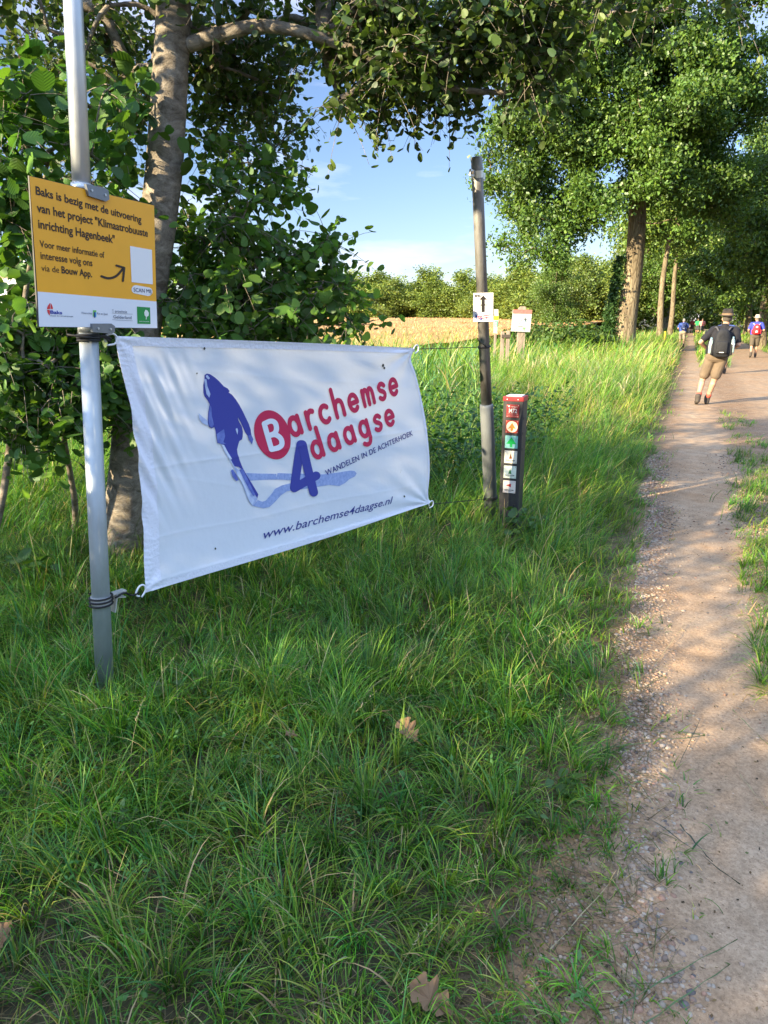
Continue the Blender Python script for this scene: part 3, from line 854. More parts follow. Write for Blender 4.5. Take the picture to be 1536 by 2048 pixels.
def bark_mat(name, c1, c2, scale=9, ridge=True, stretch=(1, 1, 0.22), bump=1.0):
    m, t, b = newmat(name)
    N = t.nodes.new; L = t.links.new
    b.inputs['Roughness'].default_value = 0.92; b.inputs['Specular IOR Level'].default_value = 0.2
    co = N('ShaderNodeTexCoord'); mpn = N('ShaderNodeMapping'); mpn.inputs['Scale'].default_value = stretch; L(co.outputs['Object'], mpn.inputs[0])
    n = N('ShaderNodeTexNoise'); n.inputs['Scale'].default_value = scale; n.inputs['Detail'].default_value = 9; n.inputs['Roughness'].default_value = 0.7; n.inputs['Distortion'].default_value = 0.6
    L(mpn.outputs[0], n.inputs['Vector'])
    vo = N('ShaderNodeTexVoronoi'); vo.feature = 'DISTANCE_TO_EDGE'; vo.inputs['Scale'].default_value = scale * 2.6
    ds = N('ShaderNodeVectorMath'); ds.operation = 'SCALE'; ds.inputs['Scale'].default_value = 0.30
    nc = N('ShaderNodeTexNoise'); nc.inputs['Scale'].default_value = scale * 1.3; nc.inputs['Detail'].default_value = 5; L(mpn.outputs[0], nc.inputs['Vector'])
    L(nc.outputs['Color'], ds.inputs[0]); av = N('ShaderNodeVectorMath'); av.operation = 'ADD'; L(mpn.outputs[0], av.inputs[0]); L(ds.outputs[0], av.inputs[1]); L(av.outputs[0], vo.inputs['Vector'])
    r = N('ShaderNodeValToRGB'); r.color_ramp.elements[0].position = 0.34; r.color_ramp.elements[0].color = (*c1, 1); r.color_ramp.elements[1].position = 0.66; r.color_ramp.elements[1].color = (*c2, 1)
    L(n.outputs['Fac'], r.inputs[0])
    vr = N('ShaderNodeValToRGB'); vr.color_ramp.elements[0].position = 0.0; vr.color_ramp.elements[0].color = (0.35, 0.3, 0.27, 1); vr.color_ramp.elements[1].position = 0.13; vr.color_ramp.elements[1].color = (1, 1, 1, 1)
    L(vo.outputs['Distance'], vr.inputs[0])
    mu = N('ShaderNodeMixRGB'); mu.blend_type = 'MULTIPLY'; mu.inputs[0].default_value = 0.75 if ridge else 0.25
    L(r.outputs[0], mu.inputs[1]); L(vr.outputs[0], mu.inputs[2]); L(mu.outputs[0], b.inputs['Base Color'])
    ad = N('ShaderNodeMath'); ad.operation = 'ADD'; L(n.outputs['Fac'], ad.inputs[0])
    vs = N('ShaderNodeMath'); vs.operation = 'MULTIPLY'; vs.inputs[1].default_value = 1.6 if ridge else 0.3; vc = N('ShaderNodeMath'); vc.operation = 'MINIMUM'; vc.inputs[1].default_value = 0.2
    L(vo.outputs['Distance'], vc.inputs[0]); L(vc.outputs[0], vs.inputs[0]); L(vs.outputs[0], ad.inputs[1])
    bp = N('ShaderNodeBump'); bp.inputs['Strength'].default_value = bump; bp.inputs['Distance'].default_value = 0.03; L(ad.outputs[0], bp.inputs['Height']); L(bp.outputs[0], b.inputs['Normal'])
    return m
BARK_A = bark_mat('alder_bark', (0.11, 0.09, 0.07), (0.39, 0.345, 0.29), 13, False, (0.8, 0.8, 1.3), 0.8)
BARK_O = bark_mat('oak_bark', (0.10, 0.08, 0.055), (0.30, 0.25, 0.17), 3.0, True, (1, 1, 0.2), 1.0)
LEAF_A = leafmat('alder_leaf', trans=0.30, gloss=0.035, rough=0.45, veins=True)
LEAF_O = leafmat('oak_leaf', trans=0.28, gloss=0.03)
LEAF_S = leafmat('shrub_leaf', trans=0.42, gloss=0.03, rough=0.45, veins=True)
LEAF_F = leafmat('far_leaf', trans=0.30, gloss=0.02)

def ell_points(cx, cy, Y, rx, ry, rd, n, hollow=0.0):
    c = P(cx, cy, Y); m = np.linalg.norm(c - [0, 0, H]) / math.hypot(F, math.hypot(cx - 768, cy - 1024)) 
    out = []
    while len(out) < n:
        q = rs.uniform(-1, 1, 3); L = np.linalg.norm(q)
        if L > 1 or L < hollow: continue
        out.append(c + np.array([q[0] * rx * m, q[1] * rd, q[2] * ry * m]))
    return out
def clump_leaves(C, per, sig, s0, s1, base, yellow=0.25, kind='alder', name='crown', up=0.5, flat=0.75, var=0.35):
    C = np.asarray(C); n = len(C) * per
    cen = np.repeat(C, per, 0)
    pos = cen + rs.normal(0, 1, (n, 3)) * np.array([sig, sig, sig * flat])
    t = leaf_tints(n, base, var, yellow)
    ct = np.repeat(rs.uniform(0.75, 1.25, len(C)), per)[:, None]
    return leaves_mesh(name, pos, rs.uniform(s0, s1, n), t * ct, kind, up)

tagp(link('clover', clover(), leafmat('clover_leaf', trans=0.3, gloss=0.03)), 'patches of clover and small broad-leaved weeds among the grass', 'ground cover', kind='stuff')
tagp(link('herbs', herbs(), LEAF_O), 'dark leafy nettles and herbs along the ditch behind the banner end', 'herbs', kind='stuff')
def twig_leaves(C, ntw, nl, length, s0, s1, base, yellow, name, droop=0.35, var=0.4):
    """leaves set alternately along fine twigs that fan out of every clump"""
    C = np.asarray(C); n = len(C) * ntw
    o = np.repeat(C, ntw, 0) + rs.normal(0, 0.02, (n, 3))
    d = rs.normal(0, 1, (n, 3)); d[:, 2] = d[:, 2] * 0.7 - droop * 0.5; d /= np.linalg.norm(d, axis=1)[:, None]
    L = length * rs.uniform(0.5, 1.25, n)
    def at(f): return o + d * (L * f)[:, None] + np.array([0, 0, -1.0]) * (droop * L * f * f)[:, None]
    fs = np.linspace(0, 1, 5); pts = np.stack([at(f) for f in fs], 1)
    r = np.linspace(0.0028, 0.0011, 5)
    e1 = np.cross(d, [0, 0, 1.0]); e1 /= np.linalg.norm(e1, axis=1)[:, None] + 1e-9; e2 = np.cross(d, e1)
    ring = np.stack([e1, -0.5 * e1 + 0.87 * e2, -0.5 * e1 - 0.87 * e2], 1)
    V = (pts[:, :, None, :] + ring[:, None, :, :] * r[None, :, None, None]).reshape(-1, 3)
    b = (np.arange(n) * 15)[:, None, None] + (np.arange(4) * 3)[None, :, None]
    i = np.arange(3)[None, None, :]
    Fq = np.stack([b + i, b + (i + 1) % 3, b + 3 + (i + 1) % 3, b + 3 + i], -1).reshape(-1, 4)
    tm = npmesh(name + '_twigs', V, Fq, smooth=True)
    pos = []
    for k in range(nl):
        f = (k + 1) / nl
        pos.append(at(f) + rs.normal(0, 0.012, (n, 3)))
    pos = np.concatenate(pos); ct = np.tile(np.repeat(rs.uniform(0.75, 1.25, len(C)), ntw), nl)[:, None]
    sz = rs.uniform(s0, s1, len(pos)) * rs.uniform(0.75, 1.1, len(pos))
    return leaves_mesh(name, pos, sz, leaf_tints(len(pos), base, var, yellow) * ct, 'alder', 0.25), tm
def litter():
    n = 900
    u = rs.uniform(0.8, 2.9, n) ** 2; v = rs.uniform(-0.15, 0.62, n)
    x = u * RD[0] + v * RN[0]; y = u * RD[1] + v * RN[1]
    pal = np.array([[0.10, 0.065, 0.035], [0.06, 0.045, 0.03], [0.17, 0.12, 0.06], [0.09, 0.11, 0.04]])
    return leaves_mesh('litter', np.stack([x, y, np.full(n, 0.024)], 1), rs.uniform(0.005, 0.016, n), pal[rs.choice(4, n)], 'broad', 3.0)
tagp(link('leaf_litter', litter(), leafmat('litter_leaf', trans=0.1, gloss=0.01)), 'tiny brown scraps of leaf and twig scattered on the footpath', 'leaf litter', kind='stuff')
# --- the alder beside the poles
def alder():
    Y = 4.75
    tp = [(246, 1145), (248, 1080), (256, 960), (266, 830), (283, 680), (303, 540), (318, 430), (329, 330), (336, 220), (342, 120), (347, 20), (352, -100)]
    base = P(246, 1145, Y)
    pts = [P(x, y, Y) for x, y in tp]
    pts[0][2] = -0.05
    top = pts[-1]
    pts += [top + np.array([0.05, 0.1, 0.8]), top + np.array([0.1, 0.15, 1.7]), top + np.array([0.1, 0.2, 2.8])]
    tr = spline(pts, 46)
    zz = tr[:, 2]
    rad = np.interp(zz, [-0.05, 0.15, 0.6, 1.6, 2.6, 4.2, 6.5], [0.21, 0.155, 0.128, 0.112, 0.11, 0.085, 0.02])
    # limb reaching out over the clearing
    lp = [P(378, 90, 4.75), P(440, 68, 4.7), P(520, 52, 4.65), P(610, 66, 4.6), P(700, 98, 4.6), P(800, 140, 4.6), P(900, 175, 4.6), P(1000, 185, 4.6), P(1080, 180, 4.6)]
    limb = spline(lp, 30)
    V0, F0, _ = tube(limb, np.linspace(0.043, 0.010, 30), 10)
    C = []
    E = [(110, 90, 5.4, 230, 150, 1.2, 46, 0), (40, 330, 5.6, 160, 160, 1.0, 10, 0), (180, 330, 5.6, 140, 200, 0.9, 12, 0), (230, 60, 5.2, 180, 120, 0.9, 34, 0),
         (500, 20, 5.2, 170, 70, 1.0, 46, 0), (520, 170, 5.9, 80, 70, 0.7, 13, 0), (450, 250, 5.7, 80, 100, 0.7, 8, 0), (560, 235, 5.8, 55, 60, 0.6, 10, 0), (430, 140, 5.6, 60, 70, 0.6, 12, 0),
         (720, 28, 4.9, 130, 75, 0.8, 36, 0), (800, 80, 4.8, 130, 62, 0.7, 34, 0), (870, 15, 4.8, 190, 80, 0.8, 44, 0), (800, 160, 4.7, 80, 34, 0.5, 14, 0), (900, 155, 4.7, 45, 34, 0.4, 8, 0),
         (690, 205, 4.8, 16, 36, 0.3, 3, 0), (1000, 65, 4.7, 105, 56, 0.6, 27, 0), (1020, 125, 4.6, 55, 32, 0.4, 8, 0), (1080, 20, 4.6, 110, 55, 0.6, 15, 0), (1200, -5, 4.5, 120, 40, 0.6, 10, 0), (1100, 100, 4.5, 40, 45, 0.4, 5, 0), (1340, -30, 4.4, 170, 40, 0.5, 10, 0)]
    for e in E: C += ell_points(*e)
    vis = len(C)
    # the rest of the crown, above the picture
    up = []
    while len(up) < 150:
        q = rs.uniform(-1, 1, 3)
        if np.linalg.norm(q) > 1: continue
        p = np.array([-1.0, 5.4, 6.6]) + q * np.array([3.2, 2.6, 2.2])
        if p[2] > 4.9: up.append(p)
    for q in range(40):
        up.append(np.array([-3.0, 3.7, 4.5]) + rs.normal(0, 1, 3) * np.array([0.8, 0.55, 0.55]))
    up = [p for p in up if p[2] > 3.75]
    allc = np.array(C + up)
    woody = np.vstack([tr, limb])
    V, Fq = grow(tr, rad, allc, 6, 0.0052, 0.08)
    Fq2 = np.vstack([Fq, F0 + len(V)]); V2 = np.vstack([V, V0])
    root = thing('alder_tree', 'alder tree with a pale peeling trunk standing behind the banner and its left pole', 'tree')
    link('trunk', npmesh('alder_trunk', V2, Fq2, smooth=True), BARK_A, root)
    cm, tm = twig_leaves(np.array(C), 7, 8, 0.29, 0.028, 0.062, (0.062, 0.112, 0.028), 0.28, 'alder_crown')
    link('crown', cm, LEAF_A, root); link('twigs', tm, BARK_A, root)
    me2 = clump_leaves(np.array(up), 60, 0.30, 0.06, 0.10, (0.060, 0.105, 0.028), 0.2, 'alder', 'alder_crown_top')
    link('crown', me2, LEAF_A, root)
alder()

# --- the young alder scrub in front of and beside the trunk
def scrub(name, label, base, ells, per, sig, s0, s1, base_col, rk=0.004, group=None):
    C = []
    for e in ells: C += ell_points(*e)
    C = np.array(C); C = C[C[:, 2] > 0.15]
    b = np.array([base[0], base[1], 0.0]); mid = C.mean(0)
    tr = spline([b + [0, 0, -0.05], b * 0.7 + mid * 0.3 + [0.03, 0, -0.1], b * 0.35 + mid * 0.65, mid], 14)
    V, Fq = grow(tr, np.linspace(0.028, 0.010, 14), C, 5, rk, 0.10)
    root = thing(name, label, 'shrub', group=group)
    link('stem', npmesh(name + '_stem', V, Fq, smooth=True), BARK_A, root)
    m1_, t1_ = twig_leaves(C, max(3, int(per * 0.20)), 6, sig * 2.2, s0 * 0.72, s0 * 1.35, base_col, 0.25, name + '_leaves', 0.2)
    m2_, t2_ = twig_leaves(C, max(1, int(per * 0.08)), 5, sig * 2.6, (s0 + s1) * 0.45, s1, tuple(np.array(base_col) * 1.1), 0.3, name + '_big_leaves', 0.25)
    for a_, b_ in ((m1_, t1_), (m2_, t2_)):
        link('foliage', a_, LEAF_S, root); link('twigs', b_, BARK_A, root)
GA = (0.075, 0.165, 0.034)
g0 = 'young alder shrubs around the banner'
b1 = G(140, 1090)
scrub('alder_shrub', 'young alder shrub with bent stem behind the left pole under the orange sign', (b1[0] - 0.1, b1[1] + 0.3),
      [(110, 640, 4.4, 140, 90, 0.5, 30, 0), (100, 760, 4.4, 130, 90, 0.5, 36, 0), (60, 860, 4.5, 90, 60, 0.4, 12, 0), (30, 600, 4.5, 60, 90, 0.4, 10, 0), (225, 780, 4.5, 60, 80, 0.3, 14, 0), (235, 690, 4.5, 60, 60, 0.3, 10, 0), (30, 730, 4.3, 60, 90, 0.4, 12, 0)],
      30, 0.12, 0.05, 0.105, GA, group=g0)
b2 = G(420, 1000)
scrub('alder_shrub', 'large leafy alder shrub rising behind the top edge of the banner', (b2[0], 5.3),
      [(450, 330, 5.2, 70, 50, 0.5, 5, 0), (465, 425, 5.1, 100, 75, 0.5, 13, 0), (480, 545, 5.1, 115, 72, 0.6, 25, 0), (430, 630, 5.1, 120, 60, 0.6, 34, 0), (560, 620, 5.1, 90, 50, 0.5, 20, 0), (600, 520, 5.1, 50, 40, 0.4, 5, 0),
       (655, 490, 5.0, 28, 22, 0.2, 5, 0), (650, 590, 5.0, 45, 50, 0.3, 9, 0), (390, 520, 5.2, 60, 120, 0.4, 22, 0), (690, 650, 5.0, 35, 18, 0.2, 4, 0), (560, 380, 5.1, 40, 40, 0.3, 6, 0)],
      27, 0.12, 0.05, 0.10, GA, group=g0)
b3 = G(20, 1000)
scrub('alder_shrub', 'tall thin alder shrub with big pleated leaves at the left edge above the orange sign', (-2.6, 4.3),
      [(30, 190, 3.9, 60, 90, 0.3, 8, 0), (60, 260, 3.9, 80, 60, 0.3, 6, 0), (20, 330, 4.0, 60, 60, 0.3, 6, 0), (230, 170, 4.3, 60, 40, 0.3, 5, 0), (110, 430, 4.5, 120, 60, 0.4, 11, 0), (220, 320, 4.5, 60, 80, 0.4, 6, 0), (15, 470, 4.2, 40, 70, 0.3, 8, 0)],
      14, 0.13, 0.07, 0.125, (0.055, 0.135, 0.028), group=g0)

# --- generic crowns
def make_tree_meshes(tag_, height, crown_r, crown_z0, trunk_r, nclump, per, sig, s0, s1, base_col, kind, seed, shape='round', yellow=0.3, rk=0.02, lean=0.0, twin=False, boughs=22, extra=()):
    global rs
    keep = rs; rs = np.random.RandomState(seed)
    C = []; BC = []
    zc = (crown_z0 + height) / 2; rz = (height - crown_z0) / 2
    while len(C) < nclump:
        q = rs.uniform(-1, 1, 3); L = np.linalg.norm(q)
        if L > 1 or (L < 0.55 and rs.uniform() < 0.75): continue
        f = 1.0
        if shape == 'cone': f = 0.30 + 0.8 * (1 - (q[2] + 1) / 2)
        if shape == 'round': f = 1.0 if q[2] > -0.4 else 1.05
        az = math.atan2(q[1], q[0])
        lob = 1 + 0.24 * math.sin(az * 3 + seed) + 0.16 * math.sin(az * 5 + q[2] * 5 + seed * 2)
        if len(BC) < boughs and shape == 'round': BC.append(q); continue
        if shape == 'round':
            q = BC[rs.randint(len(BC))] + rs.normal(0, 0.135, 3)
        C.append(np.array([q[0] * crown_r * f * lob + lean * (zc + q[2] * rz), q[1] * crown_r * f * lob, zc + q[2] * rz * (1 + 0.10 * math.sin(az * 4 + seed))]))
    for e in extra:
        for q in range(13): C.append(np.array(e, float) + rs.normal(0, 1, 3) * np.array([0.85, 0.85, 0.6]))
    C = np.array(C)
    hs = np.linspace(0, height * 0.88, 16)
    tr = np.stack([lean * hs + 0.12 * np.sin(hs * 0.5 + seed), 0.10 * np.cos(hs * 0.6 + seed) - 0.10, hs], 1)
    tr[0, 2] = -0.3
    rad = trunk_r * np.interp(hs / height, [0, 0.04, 0.12, 0.35, 0.6, 0.9], [1.5, 1.15, 1.0, 0.82, 0.5, 0.1])
    V, Fq = grow(tr, rad, C, 6, rk, 0.07)
    tm = npmesh(tag_ + '_trunk', V, Fq, smooth=True)
    cm = clump_leaves(C, per, sig, s0, s1, base_col, yellow, kind, tag_ + '_crown', 0.0, 0.8, 0.4)
    rs = keep
    return tm, cm
def plant_tree(name, label, meshes, mats, loc, rz=0, sc=1.0, group=None, cat='tree', extra=None):
    root = thing(name, label, cat, loc, (0, 0, rz), group)
    root.scale = (sc, sc, sc) if not hasattr(sc, '__len__') else sc
    a = bpy.data.objects.new('trunk', meshes[0]); COL.objects.link(a); a.parent = root
    b = bpy.data.objects.new('crown', meshes[1]); COL.objects.link(b); b.parent = root
    for me, m in ((meshes[0], mats[0]), (meshes[1], mats[1])):
        if not me.materials: me.materials.append(m)
    return root

# the great oak by the footpath
OAKG = (0.070, 0.138, 0.025)
oakp = UV(38.0, -2.95)
om = make_tree_meshes('oak', 20.5, 4.3, 6.2, 0.46, 300, 400, 0.36, 0.10, 0.20, OAKG, 'oak', 12, yellow=0.22, rk=0.026, lean=0.0, boughs=24,
    extra=[(-5.8, 0, 8.2), (-5.0, .6, 6.6), (-4.2, -1.2, 5.4), (-2.8, -1.5, 6.8), (-5.2, -.5, 9.8), (3.0, -1, 7.4), (4.0, .4, 7.6), (3.2, 1, 10), (4.2, 0, 11.0), (-4.6, .5, 12), (0, -2.2, 8.2), (1.0, -2.2, 9.8), (-1.2, -2.1, 10.8), (0.5, -2.1, 12.6), (-2.2, -1.6, 9.4), (2.2, -1.6, 11.6), (-0.3, -2.0, 14.2)])
plant_tree('oak_tree', 'great oak with ivy on its trunk standing alone left of the gravel road', om, (BARK_O, LEAF_O), oakp, rz=0)
# ivy on its trunk
def ivy():
    n = 2600
    z = rs.uniform(0, 1, n) ** 1.2 * 4.6
    az = rs.normal(PI * 0.98, 0.42, n)
    r = 0.62 - 0.03 * z + rs.uniform(0, 0.7, n) * (1 - z / 6)
    pos = np.stack([oakp[0] + r * np.cos(az), oakp[1] + r * np.sin(az), z], 1)
    me = leaves_mesh('ivy', pos, rs.uniform(0.10, 0.20, n), leaf_tints(n, (0.035, 0.085, 0.022), 0.4, 0.15), 'oak', 0.1)
    o = link('ivy', me, LEAF_O)
    tagp(o, 'dark green ivy climbing the left side of the great oak trunk', 'ivy')
ivy()

# roadside trees further on
va = make_tree_meshes('roadside_a', 17, 5.0, 3.4, 0.36, 230, 110, 0.55, 0.20, 0.38, (0.075, 0.145, 0.028), 'oak', 31, rk=0.026)
vd = make_tree_meshes('roadside_d', 19, 5.0, 6.8, 0.27, 220, 110, 0.55, 0.20, 0.38, (0.095, 0.165, 0.032), 'oak', 53, rk=0.026)
vb = make_tree_meshes('roadside_b', 19, 5.4, 2.6, 0.40, 240, 110, 0.58, 0.20, 0.38, (0.075, 0.140, 0.028), 'oak', 47, rk=0.026)
gl, gr_ = 'trees along the left side of the gravel road', 'trees along the right side of the gravel road'
for i, (u, v, me, rz, sc, lab) in enumerate([
        (60, -2.2, vd, 0.4, 0.82, 'roadside tree with pale sunlit trunk, next beyond the great oak'),
        (80, -1.95, vd, 1.9, 0.9, 'roadside tree behind the first one past the great oak'),
        (94, -3.4, va, 3.0, 0.9, 'smaller-looking tree far along the left side of the road'),
        (118, -3.2, vb, 4.4, 0.95, 'farthest tree on the left side of the road'),
        (62, -10.5, vb, 5.2, 0.34, 'low bushy tree between the great oak and the grain field')]):
    plant_tree('roadside_tree', lab, me, (BARK_O, LEAF_O), UV(u, v), rz, sc, gl)
for i, (u, v, me, rz, sc, lab) in enumerate([
        (33, 8.6, va, 2.2, 1.0, 'tree whose branches hang into the top right corner of the view'),
        (46, 3.75, vb, 0.0, 0.60, 'tree with thick sunlit trunk behind the walker with the red rucksack'),
        (60, 6.2, va, 1.2, 0.85, 'dark crowned tree next beyond the thick sunlit trunk'),
        (75, 6.0, vb, 2.6, 0.9, 'dark roadside tree in the middle of the right row'),
        (92, 6.0, va, 3.9, 0.95, 'dense dark tree near the far end of the right row'),
        (112, 5.0, vb, 5.0, 1.0, 'last tree on the right where the road disappears'),
        (58, 13, va, 0.7, 0.8, 'dense tree standing back from the right row')]):
    plant_tree('roadside_tree', lab, me, (BARK_O, LEAF_O), UV(u, v), rz, sc, gr_)
wc = make_tree_meshes('wood', 15, 5.5, 0.2, 0.3, 200, 60, 0.80, 0.38, 0.70, (0.10, 0.155, 0.034), 'broad', 63, rk=0.02)
for i, (u, v, rz, sc) in enumerate([(128, 9, 0, 1.1), (134, 16, 1, 1.1), (150, -4, 2, 1.1), (150, 4, 3, 1.0), (128, -11, 4, 0.9), (104, 13, 5, 1.0), (86, 13, 0.5, 1.0), (72, 16, 1.5, 0.95), (58, 20, 2.5, 0.9), (46, 17, 3.5, 0.8), (100, -14, 4.5, 0.58), (80, -13, 5.5, 0.45)]):
    plant_tree('woodland_tree', 'woodland tree with foliage down to the ground, closing the view around the road end', wc, (BARK_O, LEAF_O), UV(u, v), rz, sc, 'woodland trees around the road end')
# treeline beyond the field
fa = make_tree_meshes('far_round', 11, 4.2, 0.6, 0.25, 150, 90, 0.62, 0.28, 0.55, (0.125, 0.180, 0.040), 'broad', 5, rk=0.02)
fb = make_tree_meshes('far_pointed', 12.5, 3.0, 0.5, 0.22, 140, 90, 0.52, 0.26, 0.50, (0.110, 0.165, 0.036), 'broad', 9, shape='cone', rk=0.02)
fc = make_tree_meshes('far_wide', 10, 4.8, 0.3, 0.25, 150, 90, 0.68, 0.28, 0.55, (0.130, 0.185, 0.044), 'broad', 17, rk=0.02)
LB = ['rounded green tree in the treeline beyond the grain field', 'slender pointed tree in the treeline beyond the grain field', 'wide low tree in the treeline beyond the grain field']
k = 0
for x in np.arange(540, 1270, 15.5):
    Y = np.interp(x, [540, 900, 1050, 1270], [150, 138, 112, 92]) + rs.uniform(-4, 8)
    p = P(x + rs.uniform(-6, 6), 640, Y)
    vk = rs.choice(3, p=[.42, .26, .32]); me = (fa, fb, fc)[vk]
    s = rs.uniform(0.72, 1.22) * np.interp(Y, [90, 150], [0.78, 0.92])
    plant_tree('field_edge_tree', LB[vk], me, (BARK_O, LEAF_F), (p[0], Y, 0.6), rs.uniform(0, 6.2), (s * 1.12, s * 1.12, s * 0.80), 'trees in the line beyond the grain field')
for x in np.arange(-700, 540, 85):
    Y = 165 + rs.uniform(-6, 8); p = P(x, 640, Y)
    plant_tree('field_edge_tree', LB[0], fa, (BARK_O, LEAF_F), (p[0], Y, 0.4), rs.uniform(0, 6.2), 1.0, 'trees in the line beyond the grain field')

# bramble bushes at the ditch corner
def bush(name, label, c, r, n, s0, s1, col, group=None):
    q = rs.normal(0, 1, (n, 3)); q /= np.linalg.norm(q, axis=1)[:, None]; q[:, 2] = np.abs(q[:, 2])
    rr = rs.uniform(0.55, 1.05, (n, 1)) * (0.8 + 0.4 * vnoise(q[:, 0] * 3 + 9, q[:, 1] * 3 + q[:, 2] * 3, 77))[:, None]
    pos = np.array(c) + q * rr * np.array(r)
    o = link(name, leaves_mesh(name, pos, rs.uniform(s0, s1, n), leaf_tints(n, col, 0.45, 0.3), 'oak', 0.5), LEAF_O)
    tagp(o, label, 'bush', group)
gb = 'bushes along the ditch before the oak'
c = P(1140, 690, 33); bush('bramble_bush', 'rounded green bush right of the information board', (c[0], 33, 0), (2.4, 1.8, 1.5), 3800, 0.12, 0.24, (0.065, 0.12, 0.028), gb)
c = P(1195, 690, 36); bush('bramble_bush', 'low dark bush at the foot of the great oak', (c[0], 36.5, 0), (1.7, 1.3, 1.2), 2300, 0.12, 0.24, (0.045, 0.09, 0.022), gb)
c = P(1060, 690, 38); bush('bramble_bush', 'dark bush behind the information board', (c[0], 38, 0), (1.8, 1.5, 1.35), 2000, 0.14, 0.26, (0.035, 0.08, 0.02), gb)

# shrubs behind and to the left of the viewer; their shadow lies over the foreground
sm = make_tree_meshes('shade', 4.0, 1.5, 0.2, 0.06, 90, 46, 0.26, 0.07, 0.13, (0.06, 0.11, 0.028), 'broad', 77, rk=0.010)
gs = 'shrubs in the hedge behind the viewer'
for i, (x, y, rz, s) in enumerate([(-5.6, 1.0, 0, 1.0), (-5.0, -1.4, 2, 1.0), (-5.3, -0.2, 3.3, 1.0), (-5.5, -2.7, 1.2, 1.05), (-5.9, 2.4, 4.4, 0.9), (-5.6, -3.8, 4, 1.05), (-6.4, -6.4, 5.2, 1.15), (-8.0, -9.5, 1, 1.3)]):
    plant_tree('hedge_shrub', ['leafy shrub just left of the view', 'tall shrub in the hedge left of the viewer', 'shrub filling the gap beside the nearest hedge shrub', 'shrub between the two tall ones in the hedge', 'foremost shrub of the hedge left of the view', 'shrub in the hedge behind the viewer', 'larger shrub farther back in the hedge', 'largest shrub farthest back in the hedge'][i],
               sm, (BARK_A, LEAF_O), (x, y, 0), rz, s, gs, 'shrub')
# ================================================================== poles, banner, signs
GALV = mat('galvanised_steel', (0.52, 0.55, 0.58), 0.42, 0.75, 0.16, 9, 0.05, 60, stretch=(1, 1, 0.25))
GALV_D = mat('dull_galvanised', (0.165, 0.18, 0.195), 0.6, 0.35, 0.22, 8, 0.08, 50, stretch=(1, 1, 0.3))
WEATH = mat('weathered_steel', (0.25, 0.255, 0.265), 0.5, 0.5, 0.3, 10, 0.1, 40, col2=(0.185, 0.15, 0.125), stretch=(1, 1, 0.25))
BLACK = mat('black_elastic', (0.012, 0.012, 0.014), 0.6)
WHITEP = mat('white_plastic', (0.78, 0.79, 0.82), 0.35)
gL = G(211, 1390); gR = G(983, 1052)
dB = gR - gL; dB[2] = 0; dB /= np.linalg.norm(dB)
nB = np.cross(dB, [0, 0, 1.0])
if np.dot(nB, -gL) < 0: nB = -nB
PB = lambda x, y: onplane(x, y, gL, nB)
def px_of(X):
    X = np.atleast_2d(X); d = X - np.array([0, 0, H])
    t = d[:, 1] * cp - d[:, 2] * sp
    yy = d[:, 1] * sp + d[:, 2] * cp
    return 768 + F * d[:, 0] / t, 1024 - F * yy / t

# left pole
def pole_axis(a, b, z0=-0.25):
    a, b = np.array(a), np.array(b)
    return a + (b - a) * (z0 - a[2]) / (b[2] - a[2])
lt = PB(143, -60); lb = PB(211, 1390)
lax = (lt - lb) / np.linalg.norm(lt - lb)
lbot = pole_axis(lb, lt)
pl = thing('steel_pole', 'tall shiny galvanised steel pole holding the orange sign, left of the banner', 'pole')
zt = 3.9
ltop = lb + lax * (zt / lax[2])
zj = PB(172, 655)[2]
pj = lb + lax * (zj / lax[2])
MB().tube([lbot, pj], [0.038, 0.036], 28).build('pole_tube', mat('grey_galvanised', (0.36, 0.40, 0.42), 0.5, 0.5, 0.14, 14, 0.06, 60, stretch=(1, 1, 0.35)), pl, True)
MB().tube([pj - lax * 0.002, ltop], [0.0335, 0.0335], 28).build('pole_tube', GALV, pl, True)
# clamp with angle plates near the foot
def pole_frame(p0, ax, z):
    c = p0 + ax * ((z - p0[2]) / ax[2])
    return c
cb = pole_frame(lb, lax, PB(200, 1200)[2])
br = MB()
br.tube([cb - lax * 0.016, cb + lax * 0.016], [0.0425, 0.0425], 24)
X1 = dB; Y1 = np.cross(lax, X1); Y1 /= np.linalg.norm(Y1)
M = Matrix(((X1[0], Y1[0], lax[0], 0), (X1[1], Y1[1], lax[1], 0), (X1[2], Y1[2], lax[2], 0), (0, 0, 0, 1)))
br.box(cb + X1 * 0.075 + lax * 0.010, (0.075, 0.035, 0.006), M)
br.box(cb + X1 * 0.062 - lax * 0.030, (0.006, 0.034, 0.085), M @ Matrix.Rotation(0.18, 4, 'Y'))
br.box(cb + X1 * 0.085 - lax * 0.012, (0.05, 0.030, 0.005), M @ Matrix.Rotation(0.25, 4, 'Y'))
br.build('clamp', mat('zinc_plate', (0.55, 0.55, 0.54), 0.5, 0.5, 0.15, 12), pl)

